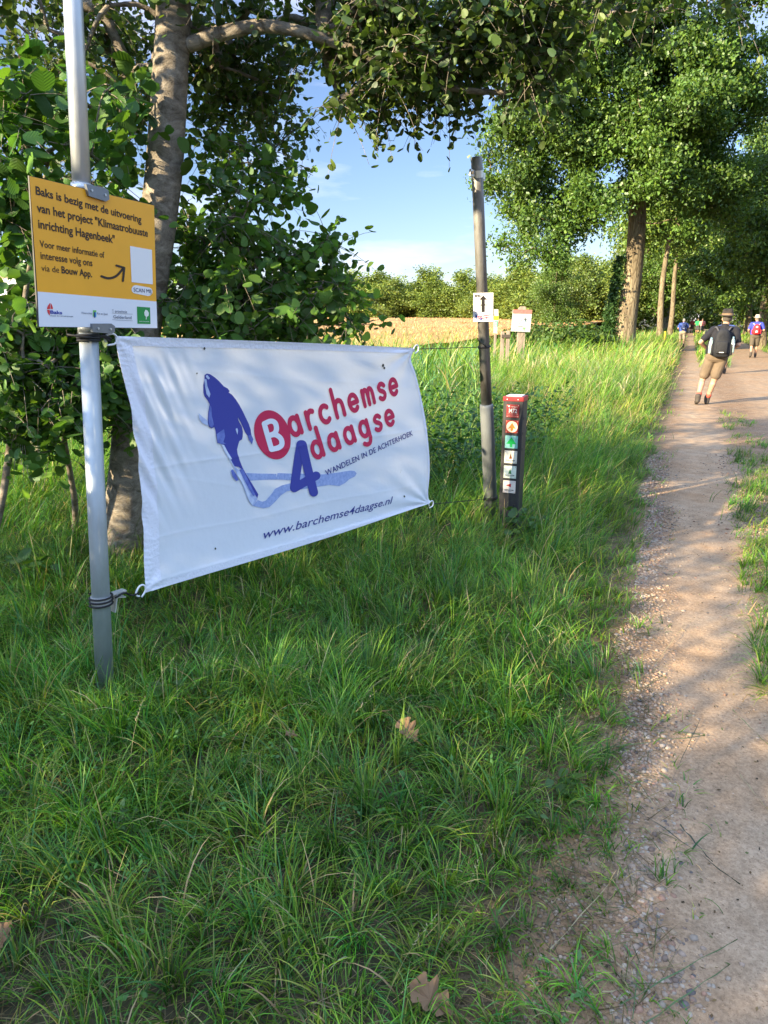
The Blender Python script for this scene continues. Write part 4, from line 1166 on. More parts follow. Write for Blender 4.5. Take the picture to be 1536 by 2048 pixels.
# right pole
rt = PB(953, 313); rb = PB(983, 1052)
rax = (rt - rb) / np.linalg.norm(rt - rb)
prr = thing('steel_pole', 'rusty two-part steel pole with a wide grey sleeve at its foot, right of the banner', 'pole')
zs = PB(973, 808)[2]
ps = rb + rax * (zs / rax[2])
MB().tube([rb - rax * 0.3, ps - rax * 0.03, ps - rax * 0.008, ps], [0.053, 0.051, 0.050, 0.042], 28).build('sleeve', GALV_D, prr, True)
MB().tube([ps - rax * 0.02, rt - rax * 0.012, rt - rax * 0.003, rt], [0.041, 0.0385, 0.036, 0.026], 28).build('pole_tube', WEATH, prr, True)
cc = rb + rax * ((PB(957, 350)[2]) / rax[2])
cl = MB(); cl.tube([cc - rax * 0.022, cc + rax * 0.022], [0.042, 0.042], 24)
cl.box(cc + dB * 0.068, (0.06, 0.012, 0.040), M, 0.003); cl.box(cc - dB * 0.066, (0.056, 0.014, 0.046), M, 0.003)
cl.box(cc + dB * 0.098 - nB * 0.012, (0.03, 0.02, 0.052), M, 0.003)
cl.build('pipe_clamp', mat('clamp_steel', (0.60, 0.57, 0.52), 0.35, 0.8, 0.15, 14), prr)
bt = MB()
q = cc - dB * 0.075 + nB * 0.01
bt.tube([q, q + nB * 0.012], [0.010, 0.010], 6); bt.build('bolt', WEATH, prr)

# ------------------------------------------------------------------ the banner
CLOTH = None
def cloth_mat():
    m, t, b = newmat('banner_cloth')
    b.inputs['Base Color'].default_value = (0.74, 0.78, 0.86, 1); b.inputs['Roughness'].default_value = 0.55
    b.inputs['Specular IOR Level'].default_value = 0.35; b.inputs['Sheen Weight'].default_value = 0.1
    N = t.nodes.new; L = t.links.new
    co = N('ShaderNodeTexCoord')
    n = N('ShaderNodeTexNoise'); n.inputs['Scale'].default_value = 5; n.inputs['Detail'].default_value = 4; L(co.outputs['Object'], n.inputs['Vector'])
    n2 = N('ShaderNodeTexNoise'); n2.inputs['Scale'].default_value = 38; n2.inputs['Detail'].default_value = 5; L(co.outputs['Object'], n2.inputs['Vector'])
    b1 = N('ShaderNodeBump'); b1.inputs['Strength'].default_value = 0.22; b1.inputs['Distance'].default_value = 0.03; L(n.outputs['Fac'], b1.inputs['Height'])
    b2 = N('ShaderNodeBump'); b2.inputs['Strength'].default_value = 0.12; b2.inputs['Distance'].default_value = 0.006; L(n2.outputs['Fac'], b2.inputs['Height']); L(b1.outputs[0], b2.inputs['Normal'])
    L(b2.outputs[0], b.inputs['Normal'])
    tr = N('ShaderNodeBsdfTranslucent'); tr.inputs[0].default_value = (0.80, 0.81, 0.83, 1)
    mx_ = N('ShaderNodeMixShader'); mx_.inputs[0].default_value = 0.16
    out = t.nodes['Material Output']
    L(b.outputs[0], mx_.inputs[1]); L(tr.outputs[0], mx_.inputs[2]); L(mx_.outputs[0], out.inputs[0])
    return m
CLOTH = cloth_mat()
def fold(X):
    """how far the cloth stands out from its flat plane (m), from the measured folds"""
    x, y = px_of(X)
    wv = np.zeros(len(x))
    s = np.clip((x - 230) / 620, 0, 1); ytop = 673 + 24 * s; ybot = 1183 - 171 * s
    t = np.clip((y - ytop) / (ybot - ytop), 0, 1)
    edge = np.sin(PI * s) * np.sin(PI * t)
    wv -= 0.030 * np.sqrt(np.clip(edge, 0, 1))
    # diagonal pull folds running down from the left hem
    c = (x - 240) * 0.80 - (y - 690) * 0.42
    al = (x - 240) * 0.42 + (y - 690) * 0.85
    env = np.exp(-((x - 305) / 62) ** 2) * np.clip((al - 40) / 60, 0, 1) * np.clip((360 - al) / 90, 0, 1)
    wv += 0.0075 * env * np.sin(2 * PI * c / 34 + 1.2 * np.sin(al / 70))
    wv += 0.004 * env * np.sin(2 * PI * c / 17 + al / 50)
    # creases left by folding the banner
    def crease(x0, y0, x1, y1, amp, sig):
        L = math.hypot(x1 - x0, y1 - y0); dx, dy = (x1 - x0) / L, (y1 - y0) / L
        f = (x - x0) * dx + (y - y0) * dy; g = -(x - x0) * dy + (y - y0) * dx + 2.0 * np.sin(f / 45)
        return amp * np.exp(-np.abs(g) / sig) * np.clip((f + 10) / 30, 0, 1) * np.clip((L + 10 - f) / 30, 0, 1)
    wv += crease(300, 940, 860, 856, 0.0024, 3.0) + crease(305, 1080, 850, 965, 0.0016, 3.0) + crease(385, 742, 830, 776, 0.0010, 3.0) + crease(300, 952, 520, 978, 0.0010, 4.0)
    # radiating wrinkles at the right-hand corners
    for (kx, ky, a, n_) in ((826, 700, 0.0055, 9), (857, 1006, 0.0060, 10), (232, 676, 0.004, 8), (292, 1180, 0.0035, 8)):
        r = np.hypot(x - kx, y - ky); an = np.arctan2(y - ky, x - kx)
        wv += a * np.sin(an * n_ + 0.7) * np.exp(-r / 75) * np.clip(r / 25, 0, 1)
    # gathered left hem
    hx = 1 - np.clip((x - (232 + 0.115 * (y - 680))) / 30, 0, 1)
    wv += 0.0013 * hx * np.sin(y * 2 * PI / 11 + 2 * np.sin(y / 23))
    wv += 0.006 * (fbm(x / 120, y / 120, 15) - 0.5)
    return wv
def on_cloth(X, off=0.0):
    X = np.atleast_2d(np.asarray(X, float))
    return X + nB[None] * (fold(X) + off)[:, None]
NS, NT = 300, 200
def edge_px(pts, n): return spline([np.array([a, b, 0.0]) for a, b in pts], n)
Lp = edge_px([(229, 672), (240, 721), (263, 815), (282, 930), (290, 1060), (290, 1120), (291, 1185)], NT)
Rp = edge_px([(829, 696), (823, 720), (834, 757), (845, 807), (854, 868), (859, 922), (859, 955), (856, 990), (861, 1006)], NT)
Tp = edge_px([(229, 672), (410, 678), (640, 687), (829, 696)], NS)
Bp = edge_px([(291, 1185), (428, 1144), (637, 1081), (861, 1006)], NS)
arr = lambda E: np.array([PB(p[0], p[1]) for p in E])
L3, R3, T3, B3 = arr(Lp), arr(Rp), arr(Tp), arr(Bp)
S = np.linspace(0, 1, NS); Tt = np.linspace(0, 1, NT)
# the edges are spaced evenly in metres along their length
def even(E, n):
    d = np.concatenate([[0], np.cumsum(np.linalg.norm(np.diff(E, axis=0), axis=1))]); d /= d[-1]
    return np.stack([np.interp(np.linspace(0, 1, n), d, E[:, k]) for k in range(3)], 1)
L3, R3, T3, B3 = even(L3, NT), even(R3, NT), even(T3, NS), even(B3, NS)
s_, t_ = S[None, :, None], Tt[:, None, None]
Gd = (1 - s_) * L3[:, None] + s_ * R3[:, None] + (1 - t_) * T3[None] + t_ * B3[None] \
    - ((1 - s_) * (1 - t_) * T3[0] + s_ * (1 - t_) * T3[-1] + (1 - s_) * t_ * B3[0] + s_ * t_ * B3[-1])
flat = Gd.reshape(-1, 3)
full = on_cloth(flat)
idx = (np.arange(NT - 1)[:, None] * NS + np.arange(NS - 1)[None]).reshape(-1)
FQ = np.stack([idx, idx + 1, idx + NS + 1, idx + NS], -1)
bn = thing('banner', 'white cloth event banner with a blue walking figure strung between two steel poles', 'banner')
link('cloth', npmesh('banner_cloth', full, FQ, smooth=True), CLOTH, bn)
# stitched hem
ss, tt_ = np.meshgrid(S[:-1], Tt[:-1]); ss = ss.ravel(); tt_ = tt_.ravel()
hem = (ss < 0.034) | (ss > 0.988) | (tt_ < 0.034) | (tt_ > 0.966)
hv = on_cloth(flat, 0.0022)
used = np.unique(FQ[hem]); rem = -np.ones(len(hv), int); rem[used] = np.arange(len(used))
link('hem', npmesh('banner_hem', hv[used], rem[FQ[hem]], smooth=True), mat('hem_cloth', (0.78, 0.80, 0.90), 0.6, bump=0.25, bscale=70), bn)
def ink(name, col, rough=0.55): return mat('ink_' + name, col, rough, spec=0.3)
INK_R = ink('crimson', (0.56, 0.025, 0.09)); INK_B = ink('blue', (0.048, 0.06, 0.33)); INK_N = ink('navy', (0.035, 0.045, 0.24))
INK_S = mat('ink_pale_blue', (0.34, 0.43, 0.70), 0.55, 0, 0.06, 60, col2=(0.24, 0.33, 0.63)); INK_M = mat('ink_mid_blue', (0.16, 0.22, 0.56), 0.55, 0, 0.1, 18, col2=(0.08, 0.11, 0.44)); INK_L = mat('ink_light_blue', (0.56, 0.65, 0.84), 0.55, 0, 0.10, 16, col2=(0.30, 0.39, 0.70)); INK_W = ink('white', (0.74, 0.78, 0.86))
def to_cloth(mbx, name, m, off, maxlen=0.022, parent=bn):
    me = mbx.mesh(name)
    refine(me, maxlen)
    co = np.empty(len(me.vertices) * 3, dtype=np.float32); me.vertices.foreach_get('co', co); co = co.reshape(-1, 3).astype(float)
    extra = ((co - gL) @ nB)
    base = co - extra[:, None] * nB[None]
    me.vertices.foreach_set('co', on_cloth(base, 0).astype(np.float32).ravel() + (nB[None] * (extra + off)[:, None]).astype(np.float32).ravel())
    me.update()
    return link(name, me, m, parent)
def pxpoly(mbx, pts, off=0.0, sc=None, org=(0, 0)):
    P3 = [PB(org[0] + a / sc, org[1] + b / sc) if sc else PB(a, b) for a, b in pts]
    poly(mbx, P3, nB, off)
Z1 = dict(sc=6.83, org=(390, 730)); Z2 = dict(sc=4.267, org=(500, 740))
# walking figure : darker and lighter blue areas of the print
m1 = MB()
pxpoly(m1, [(190, 118), (235, 128), (300, 170), (360, 222), (430, 295), (485, 325), (512, 360), (498, 378), (548, 412), (600, 475), (650, 550), (700, 640), (745, 730), (785, 810), (812, 890), (815, 930), (822, 965), (845, 1020), (826, 1092),
            (800, 1045), (788, 1040), (768, 975), (735, 930), (700, 850), (668, 780), (633, 718), (640, 760), (690, 850), (704, 920), (700, 985), (690, 1025), (655, 1045), (640, 1090), (622, 1160), (628, 1220), (655, 1310), (690, 1400), (735, 1490), (790, 1580), (850, 1680),
            (905, 1775), (890, 1830), (860, 1780), (800, 1660), (740, 1530), (690, 1440), (640, 1400), (570, 1390), (545, 1330), (520, 1270), (470, 1215), (435, 1140), (400, 1085), (350, 1072), (335, 980), (325, 900), (308, 855), (270, 872), (232, 850), (216, 780), (222, 650), (240, 540),
            (205, 480), (165, 430), (150, 380), (145, 280), (160, 190), (158, 140)], 0.0, **Z1)
to_cloth(m1, 'figure_print', INK_B, 0.003)
mq = MB()
pxpoly(mq, [(400, 1085), (435, 1140), (470, 1215), (520, 1270), (545, 1330), (585, 1400), (640, 1440), (690, 1500), (740, 1590), (800, 1690), (850, 1780), (888, 1835), (860, 1890), (815, 1930), (775, 1870), (740, 1790), (700, 1680), (660, 1580), (610, 1480), (560, 1380), (510, 1300), (455, 1210)], 0.0, **Z1)
to_cloth(mq, 'figure_print', INK_L, 0.0042)
mq = MB()
pxpoly(mq, [(150, 190), (185, 200), (200, 290), (245, 400), (230, 450), (190, 400), (168, 300)], 0.0006, **Z1)
to_cloth(mq, 'figure_print', INK_L, 0.0042)
mq = MB()
pxpoly(mq, [(85, 660), (125, 700), (215, 770), (222, 840), (140, 800), (95, 740)], 0.0, **Z1)
to_cloth(mq, 'figure_print', INK_L, 0.0042)
mq = MB()
pxpoly(mq, [(335, 950), (440, 880), (455, 980), (430, 1060), (470, 1085), (400, 1085), (350, 1072)], 0.0, **Z1)
to_cloth(mq, 'figure_print', INK_M, 0.0052)
mq = MB()
pxpoly(mq, [(240, 545), (262, 590), (270, 700), (300, 820), (270, 865), (235, 840), (220, 760), (225, 640)], 0.0, **Z1)
to_cloth(mq, 'figure_print', INK_M, 0.0052)
mq = MB()
pxpoly(mq, [(530, 1450), (555, 1430), (600, 1500), (635, 1580), (598, 1592), (550, 1530)], 0.0, **Z1)
to_cloth(mq, 'figure_print', INK_M, 0.0052)
mq = MB()
pxpoly(mq, [(640, 1440), (690, 1420), (740, 1530), (800, 1660), (860, 1780), (830, 1800), (770, 1700), (700, 1560)], 0.0008, **Z1)
to_cloth(mq, 'figure_print', INK_M, 0.0052)
for pg, ik, of in (([(768, 975), (815, 958), (845, 1020), (826, 1092), (802, 1046), (788, 1040)], INK_M, 0.0046),
                   ([(600, 880), (622, 866), (634, 900), (626, 960), (612, 925)], INK_L, 0.0046),
                   ([(172, 150), (196, 138), (232, 182), (214, 200), (188, 182)], INK_L, 0.0046),
                   ([(600, 1500), (640, 1440), (668, 1500), (720, 1640), (790, 1800), (838, 1850), (815, 1925), (775, 1865), (712, 1690), (660, 1580)], mat('ink_pale', (0.66, 0.73, 0.87), 0.55, 0, 0.05, 16, col2=(0.46, 0.55, 0.80)), 0.0058),
                   ([(402, 1090), (440, 1100), (480, 1180), (545, 1290), (520, 1300), (455, 1200)], mat('ink_pale', (0.66, 0.73, 0.87)), 0.0058)):
    mq = MB(); pxpoly(mq, pg, 0.0, **Z1); to_cloth(mq, 'figure_print', ik, of)
m4 = MB()
pxpoly(m4, [(738, 1482), (800, 1486), (900, 1492), (1161, 1495), (1161, 1575), (1000, 1578), (800, 1588)], 0.0, **Z1)
to_cloth(m4, 'shadow_print', INK_S, 0.0014)
m4 = MB()
pxpoly(m4, [(265, 885), (390, 890), (520, 890), (640, 895), (760, 882), (880, 862), (915, 866), (932, 885), (918, 912), (870, 935), (830, 970), (780, 995), (700, 985), (620, 998), (520, 1015), (420, 1030), (340, 1042), (290, 1075), (240, 1130), (190, 1175), (140, 1185), (45, 1165), (92, 1115), (130, 1130), (160, 1120), (210, 1065), (240, 1020), (300, 990), (400, 965), (390, 948), (250, 940)], 0.0009, **Z2)
to_cloth(m4, 'shadow_print', INK_S, 0.0014)
# round red B
m5 = MB()
el = []
for i in range(48):
    a = 2 * PI * i / 48
    el.append((223 + 33 * math.sin(a) + 152.5 * math.cos(a), 557 + 211 * math.sin(a)))
pxpoly(m5, el, 0.0, **Z2)
to_cloth(m5, 'logo_disc', INK_R, 0.0028)
def ribbon(pts, hw, ncap=8):
    p = np.asarray(pts, float)[:, :2]
    d = np.gradient(p, axis=0); d /= np.linalg.norm(d, axis=1)[:, None] + 1e-9
    nn = np.stack([-d[:, 1], d[:, 0]], 1)
    Lf = p + nn * hw; Rg = p - nn * hw
    a1 = math.atan2(d[-1][1], d[-1][0]); a0 = math.atan2(d[0][1], d[0][0])
    cap1 = [p[-1] + hw * np.array([math.cos(a1 + PI / 2 - PI * k / ncap), math.sin(a1 + PI / 2 - PI * k / ncap)]) for k in range(1, ncap)]
    cap0 = [p[0] + hw * np.array([math.cos(a0 - PI / 2 - PI * k / ncap), math.sin(a0 - PI / 2 - PI * k / ncap)]) for k in range(1, ncap)]
    V = np.vstack([Lf, Rg, cap1, cap0]); k = len(p)
    Fs = [(i, i + 1, k + i + 1, k + i) for i in range(k - 1)]
    Fs.append(tuple([k - 1] + [2 * k + j for j in range(ncap - 1)] + [2 * k - 1]))
    Fs.append(tuple([k] + [2 * k + ncap - 1 + j for j in range(ncap - 1)] + [0]))
    return V, Fs
def arc(cx, cy, rx, ry, a0, a1, n=22):
    return [(cx + rx * math.cos(R(a0 + (a1 - a0) * i / (n - 1))), cy + ry * math.sin(R(a0 + (a1 - a0) * i / (n - 1)))) for i in range(n)]
def seg(a, b, n=5): return [(a[0] + (b[0] - a[0]) * i / (n - 1), a[1] + (b[1] - a[1]) * i / (n - 1)) for i in range(n)]
sp2 = lambda pts, n=26: [tuple(q[:2]) for q in spline([(a, b, 0) for a, b in pts], n)]
bowl = arc(.40, .5, .30, .40, 20, 382, 30)
arch = lambda x0: sp2([(x0, .52), (x0 + .10, .80), (x0 + .30, .90), (x0 + .50, .80), (x0 + .56, .55), (x0 + .56, .12)])
GLY = {'a': ([bowl, seg((.72, .90), (.74, .12))], 1.20), 'd': ([bowl, seg((.72, 1.55), (.74, .12))], 1.20),
       'g': ([bowl, sp2([(.72, .90), (.73, .3), (.72, -.10), (.60, -.34), (.36, -.38), (.16, -.28)])], 1.20),
       'r': ([seg((.12, .90), (.12, .12)), sp2([(.12, .50), (.22, .78), (.40, .90), (.56, .86)])], 0.92),
       'c': ([arc(.44, .5, .33, .40, 48, 312, 26)], 1.10),
       'h': ([seg((.12, 1.50), (.12, .12)), arch(.12)], 1.10),
       'e': ([seg((.12, .50), (.70, .50)) , arc(.42, .5, .31, .40, 0, 315, 28)], 1.10),
       'm': ([seg((.12, .90), (.12, .12)), sp2([(.12, .55), (.2, .8), (.34, .9), (.47, .8), (.51, .55), (.51, .12)]), sp2([(.51, .55), (.59, .8), (.73, .9), (.86, .8), (.90, .55), (.90, .12)])], 1.30),
       's': ([sp2([(.62, .78), (.48, .89), (.30, .88), (.17, .74), (.26, .58), (.46, .48), (.60, .32), (.50, .14), (.32, .10), (.14, .20)])], 0.98)}
def stroke_word(mbx, word, q0, q1, qh, hw=0.130):
    W = sum(GLY[c][1] for c in word) - 0.25
    e1 = (q1 - q0) / W; e2 = qh - q0
    x = 0; lift = 0
    for c in word:
        for st in GLY[c][0]:
            V, Fs = ribbon(st, hw)
            X = q0 + (V[:, :1] + x) * e1 + V[:, 1:] * e2
            mbx.add(X + nB * (0.0003 * (lift % 4)), Fs); lift += 1
        x += GLY[c][1]
z2 = lambda a, b: PB(500 + a / 4.267, 740 + b / 4.267)
m6 = MB()
stroke_word(m6, 'archemse', z2(388, 590), z2(1290, 205), z2(388 - 54, 590 - 174))
to_cloth(m6, 'lettering', INK_R, 0.003, 0.03)
m6 = MB()
stroke_word(m6, 'daagse', z2(576, 782), z2(1263, 463), z2(576 - 47, 782 - 158))
to_cloth(m6, 'lettering', INK_R, 0.003, 0.03)
m7 = MB(); lift = 0
for st, hw in ((seg((152, 462), (212, 675), 8), 22), (sp2([(152, 462), (205, 440), (243, 455), (256, 505), (238, 545), (184, 566)]), 22), (sp2([(184, 566), (245, 556), (292, 590), (300, 640), (268, 668), (212, 682)]), 22)):
    V, Fs = ribbon(st, hw); m7.add(np.array([z2(a, b) for a, b in V]) + nB * 0.0004 * lift, Fs); lift += 1
to_cloth(m7, 'lettering', INK_W, 0.0040, 0.03)
m8 = MB(); lift = 0
for st, hw in ((seg((462, 640), (404, 1012), 10), 37), (seg((404, 1012), (590, 906), 8), 36), (seg((474, 640), (565, 1048), 10), 37)):
    V, Fs = ribbon(st, hw); m8.add(np.array([z2(a, b) for a, b in V]) + nB * 0.0005 * lift, Fs); lift += 1
to_cloth(m8, 'lettering', INK_B, 0.0034, 0.03)
m9 = MB()
frame_text(m9, 'WANDELEN IN DE ACHTERHOEK', z2(676, 908), z2(1396, 556), z2(663, 860), nB, 0, 0.012, 1.05)
to_cloth(m9, 'lettering', INK_N, 0.003, 0.03)
m9 = MB()
frame_text(m9, 'www.barchemse4daagse.nl', z2(112, 1448), z2(1208, 1142), z2(138, 1366), nB, 0, 0.004, 1.0)
to_cloth(m9, 'lettering', INK_N, 0.003, 0.03)
# a few specks of dirt and leaf on the cloth
m10 = MB()
for (a, b, r) in ((410, 697, 2.2), (768, 731, 2.5), (771, 736, 2.0), (433, 1098, 1.8), (397, 747, 1.4), (810, 993, 1.6)):
    m10 = MB()
    pxpoly(m10, [(a + r * math.cos(k), b + r * 1.4 * math.sin(k)) for k in np.linspace(0, 5.2, 6)])
    to_cloth(m10, 'stain', ink('dirt', (0.06, 0.065, 0.06)), 0.004)
# hooks and elastic cords
def hook(pxy, ang, sc=1.0):
    c = PB(*pxy) + nB * 0.006
    pts = []
    for (a, b) in [(-.5, -.35), (.2, -.4), (.5, -.1), (.5, .2), (.2, .42), (-.35, .40), (-.55, .15), (-.5, -.1)]:
        ca, sa = math.cos(ang), math.sin(ang)
        pts.append(c + dB * (a * ca - b * sa) * 0.05 * sc + np.array([0, 0, 1.0]) * (a * sa + b * ca) * 0.05 * sc)
    mbx = MB().tube(spline(pts, 26), 0.0042 * sc, 8)
    mbx.build('hook', WHITEP, bn, True)
hook((221, 679), 0.2); hook((281, 1181), 0.9); hook((831, 698), 0.5, 1.0); hook((861, 1008), 0.2, 1.0)
def wrap(mbx, c, ax, r, turns=2, rt_=0.0045, pitch=0.011):
    ax = ax / np.linalg.norm(ax); a = np.cross(ax, [0, 1, 0.1]); a /= np.linalg.norm(a); b = np.cross(ax, a)
    pts = [c + (math.cos(t) * a + math.sin(t) * b) * r + ax * pitch * (t / (2 * PI) - turns / 2) for t in np.linspace(0, 2 * PI * turns, 26 * turns)]
    mbx.tube(pts, rt_, 7)
gc = 'elastic cords holding the banner'
def cord(label, mbx): tagp(mbx.build('elastic_cord', BLACK, None, True), label, 'cord', gc)
on_l = lambda y: lb + lax * (PB(205, y)[2] / lax[2])
on_r = lambda y: rb + rax * (PB(975, y)[2] / rax[2])
k = MB(); c0 = on_l(674); wrap(k, c0, lax, 0.041, 3, 0.005, 0.010)
k.tube([c0 + nB * 0.038 - dB * 0.02, c0 + dB * 0.05 + nB * 0.03, PB(217, 681) + nB * 0.01], 0.005, 7); k.tube([c0 - dB * 0.09 + [0, 0, 0.012], c0 - dB * 0.03 + nB * 0.04, c0 + dB * 0.05 + nB * 0.034 + [0, 0, .006], PB(219, 677) + nB * 0.012], 0.0045, 7)
cord('black elastic cord from the left pole to the upper left hook of the banner', k)
k = MB(); c0 = cb; wrap(k, c0, lax, 0.0465, 3, 0.0045, 0.016)
k.tube(spline([c0 + dB * 0.05 + nB * 0.03, c0 + dB * 0.10 + nB * 0.02 + [0, 0, 0.005], PB(262, 1190) + nB * 0.01, PB(276, 1184) + nB * 0.008], 14), 0.0045, 7)
cord('black elastic cord from the clamp near the left pole foot to the lower left hook', k)
k = MB(); c0 = on_r(693); wrap(k, c0, rax, 0.0425, 2, 0.004, 0.006)
k.tube([PB(833, 698), PB(880, 697) , c0 - dB * 0.03 + nB * 0.03], 0.0028, 6); k.tube([c0 - dB * 0.03 + nB * 0.035, c0 - dB * 0.09 + [0, 0, 0.05]], 0.003, 6)
cord('thin black cord from the upper right hook of the banner to the rusty pole', k)
k = MB(); c0 = on_r(996); wrap(k, c0, rax, 0.055, 3, 0.004, 0.008)
k.tube([PB(863, 1008), PB(920, 1003), c0 - dB * 0.045 + nB * 0.03], 0.0028, 6); k.tube([c0 + nB * 0.05, c0 + dB * 0.08 + nB * 0.05 + [0, 0, 0.10]], 0.0015, 5)
cord('thin black cord from the lower right hook of the banner to the grey sleeve', k)

# ------------------------------------------------------------------ the orange sign
d1 = ray(1419, 676); d1 /= np.linalg.norm(d1)
d2 = -ray(464, 6820); d2 /= np.linalg.norm(d2)
nS = np.cross(d1, d2); nS /= np.linalg.norm(nS)
if np.dot(nS, -P(170, 500, 2.8)) < 0: nS = -nS
psg = pole_frame(lb, lax, P(168, 510, 2.8)[2]) + nS * 0.048
PS = lambda x, y: onplane(x, y, psg, nS)
sg = thing('information_sign', 'orange and white project sign clamped to the left steel pole above the banner', 'sign')
def slab(pts, n, th, mbx):
    A = [np.asarray(p) for p in pts]; k = len(A)
    V = A + [p - n * th for p in A]
    mbx.add(V, [tuple(range(k)), tuple(range(2 * k - 1, k - 1, -1))] + [(i, k + i, k + (i + 1) % k, (i + 1) % k) for i in range(k)])
sl = MB(); slab([PS(58, 351), PS(77, 654), PS(315, 657), PS(308, 410)], nS, 0.006, sl)
sl.build('panel', mat('board_edge', (0.03, 0.03, 0.03), 0.5), sg)
o_ = MB(); poly(o_, [PS(74.6, 583), PS(77.6, 653.2), PS(314.2, 656.2), PS(312.5, 603)], nS, 0.0012)
o_.build('white_field', mat('white_board', (0.76, 0.79, 0.86), 0.4), sg)
o_ = MB(); poly(o_, [PS(58.4, 352), PS(74.4, 583), PS(312.3, 603), PS(307.7, 411)], nS, 0.0012)
o_.build('orange_field', mat('orange_film', (0.86, 0.40, 0.022), 0.38, 0, 0.05, 4), sg)
za = lambda a, b: PS(a / 3.84, 320 + b / 3.84)          # measured on an enlargement
tx = MB()
INKD = mat('sign_ink', (0.030, 0.018, 0.014), 0.5)
def st(s, a, b, h, wt=0.012, mbx=tx, off=0.0026, n=nS, f=za, sp_=1.0): frame_text(mbx, s, f(*a), f(*b), f(*h), n, off, wt, sp_)
st('Baks is bezig met de uitvoering', (272, 263), (1083, 484), (268, 196), 0.020)
st('van het project "Klimaatrobuuste', (281, 396), (1133, 590), (276, 326), 0.020)
st('inrichting Hagenbeek"', (292, 521), (880, 640), (287, 451), 0.020)
tx.build('lettering', INKD, sg); tx = MB()
def st(s, a, b, h, wt=0.012, mbx=None, off=0.0026, n=nS, f=za, sp_=1.0): frame_text(tx if mbx is None else mbx, s, f(*a), f(*b), f(*h), n, off, wt, sp_)
st('Voor meer informatie of', (304, 666), (800, 752), (299, 612), 0.012)
st('interesse volg ons', (310, 758), (707, 815), (305, 700), 0.012)
st('via de', (316, 851), (452, 866), (312, 800), 0.0)
st('Bouw App.', (470, 868), (704, 900), (467, 812), 0.022)
tx.build('lettering', INKD, sg); tx = MB()
V, Fs = ribbon(sp2([(776, 893), (830, 908), (890, 890), (945, 830)]), 9); tx.add(np.array([za(a, b) for a, b in V]) + nS * 0.0026, Fs)
V, Fs = ribbon(seg((890, 810), (950, 828)), 8); tx.add(np.array([za(a, b) for a, b in V]) + nS * 0.0030, Fs)
V, Fs = ribbon(seg((950, 828), (940, 928)), 8); tx.add(np.array([za(a, b) for a, b in V]) + nS * 0.0034, Fs)
tx.build('arrow_print', INKD, sg)
wp = MB(); poly(wp, [za(995, 660), za(1008, 938), za(1170, 955), za(1163, 690)], nS, 0.0024)
rr = []
for (cx, cy, a0) in ((1135, 1010, -90), (1135, 1010, 0), (1040, 995, 90), (1040, 995, 180)):
    for k_ in range(5):
        a = R(a0 + 90 * k_ / 4); rr.append(za(cx + 33 * math.cos(a), cy + 33 * math.sin(a) + (cx - 1088) * 0.03))
poly(wp, rr, nS, 0.0024)
wp.build('white_field', mat('white_film', (0.80, 0.80, 0.82), 0.4), sg)
t2 = MB(); st('SCAN MIJ', (1022, 1010), (1158, 1024), (1020, 978), 0.0, t2, 0.0036); 
t2.build('lettering', mat('sign_ink_blue', (0.035, 0.03, 0.10), 0.5), sg)
zl = lambda a, b: PS(70 + a / 6.144, 590 + b / 6.144)
lg = MB()
for pl_ in ([(178, 95), (150, 135), (140, 172), (178, 172)], [(186, 95), (206, 130), (217, 170), (186, 172)], [(142, 182), (176, 182), (176, 255), (150, 215)]):
    poly(lg, [zl(a, b) for a, b in pl_], nS, 0.0026)
lg.build('logo', mat('logo_red', (0.70, 0.04, 0.045), 0.4), sg)
lg = MB(); st('Baks', (180, 228), (328, 236), (180, 186), 0.03, lg, 0.003, f=zl); lg.build('lettering', mat('logo_blue', (0.03, 0.06, 0.36), 0.4), sg)
lg = MB(); st('GROND- EN CULTUURTECHNIEK', (180, 260), (464, 270), (180, 248), 0.02, lg, 0.003, f=zl)
SLT = mat('logo_slate', (0.10, 0.12, 0.18), 0.5)
lg.build('lettering', SLT, sg); lg = MB()
st('Waterschap', (562, 230), (692, 236), (562, 204), 0.0, lg, 0.003, f=zl); lg.build('lettering', SLT, sg); lg = MB(); st('Rijn en IJssel', (757, 238), (884, 246), (757, 210), 0.0, lg, 0.003, f=zl)
lg.build('lettering', SLT, sg); lg = MB()
st('provincie', (978, 214), (1124, 222), (978, 178), 0.0, lg, 0.003, f=zl); lg.build('lettering', SLT, sg); lg = MB(); st('Gelderland', (958, 286), (1180, 297), (957, 243), 0.0, lg, 0.003, f=zl)
for (a, b, c, d) in ((945, 222, 1192, 235), (945, 303, 1192, 317), (942, 178, 958, 178), (942, 193, 958, 194), (942, 208, 958, 209)):
    V, Fs = ribbon(seg((a, b), (c, d)), 1.6); lg.add(np.array([zl(x, y) for x, y in V]) + nS * 0.003, Fs)
lg.build('lettering', mat('logo_slate', (0.10, 0.12, 0.18), 0.5), sg)
lg = MB(); poly(lg, [zl(706, 186), zl(747, 188), zl(747, 212), zl(706, 210)], nS, 0.0026); poly(lg, [zl(706, 211), zl(716, 211), zl(716, 268), zl(706, 262)], nS, 0.0026)
lg.build('logo', mat('logo_lime', (0.16, 0.50, 0.10), 0.4), sg)
lg = MB(); poly(lg, [zl(717, 208), zl(735, 209), zl(735, 275), zl(726, 279), zl(717, 273)], nS, 0.0030); lg.build('logo', mat('logo_navy', (0.01, 0.04, 0.20), 0.4), sg)
lg = MB(); poly(lg, [zl(736, 214), zl(747, 214), zl(747, 268), zl(736, 275)], nS, 0.0028); lg.build('logo', mat('logo_sky', (0.05, 0.40, 0.72), 0.4), sg)
lg = MB(); poly(lg, [zl(1247, 142), zl(1254, 352), zl(1414, 357), zl(1408, 153)], nS, 0.0024); lg.build('logo', mat('logo_green', (0.01, 0.26, 0.055), 0.4), sg)
lg = MB()
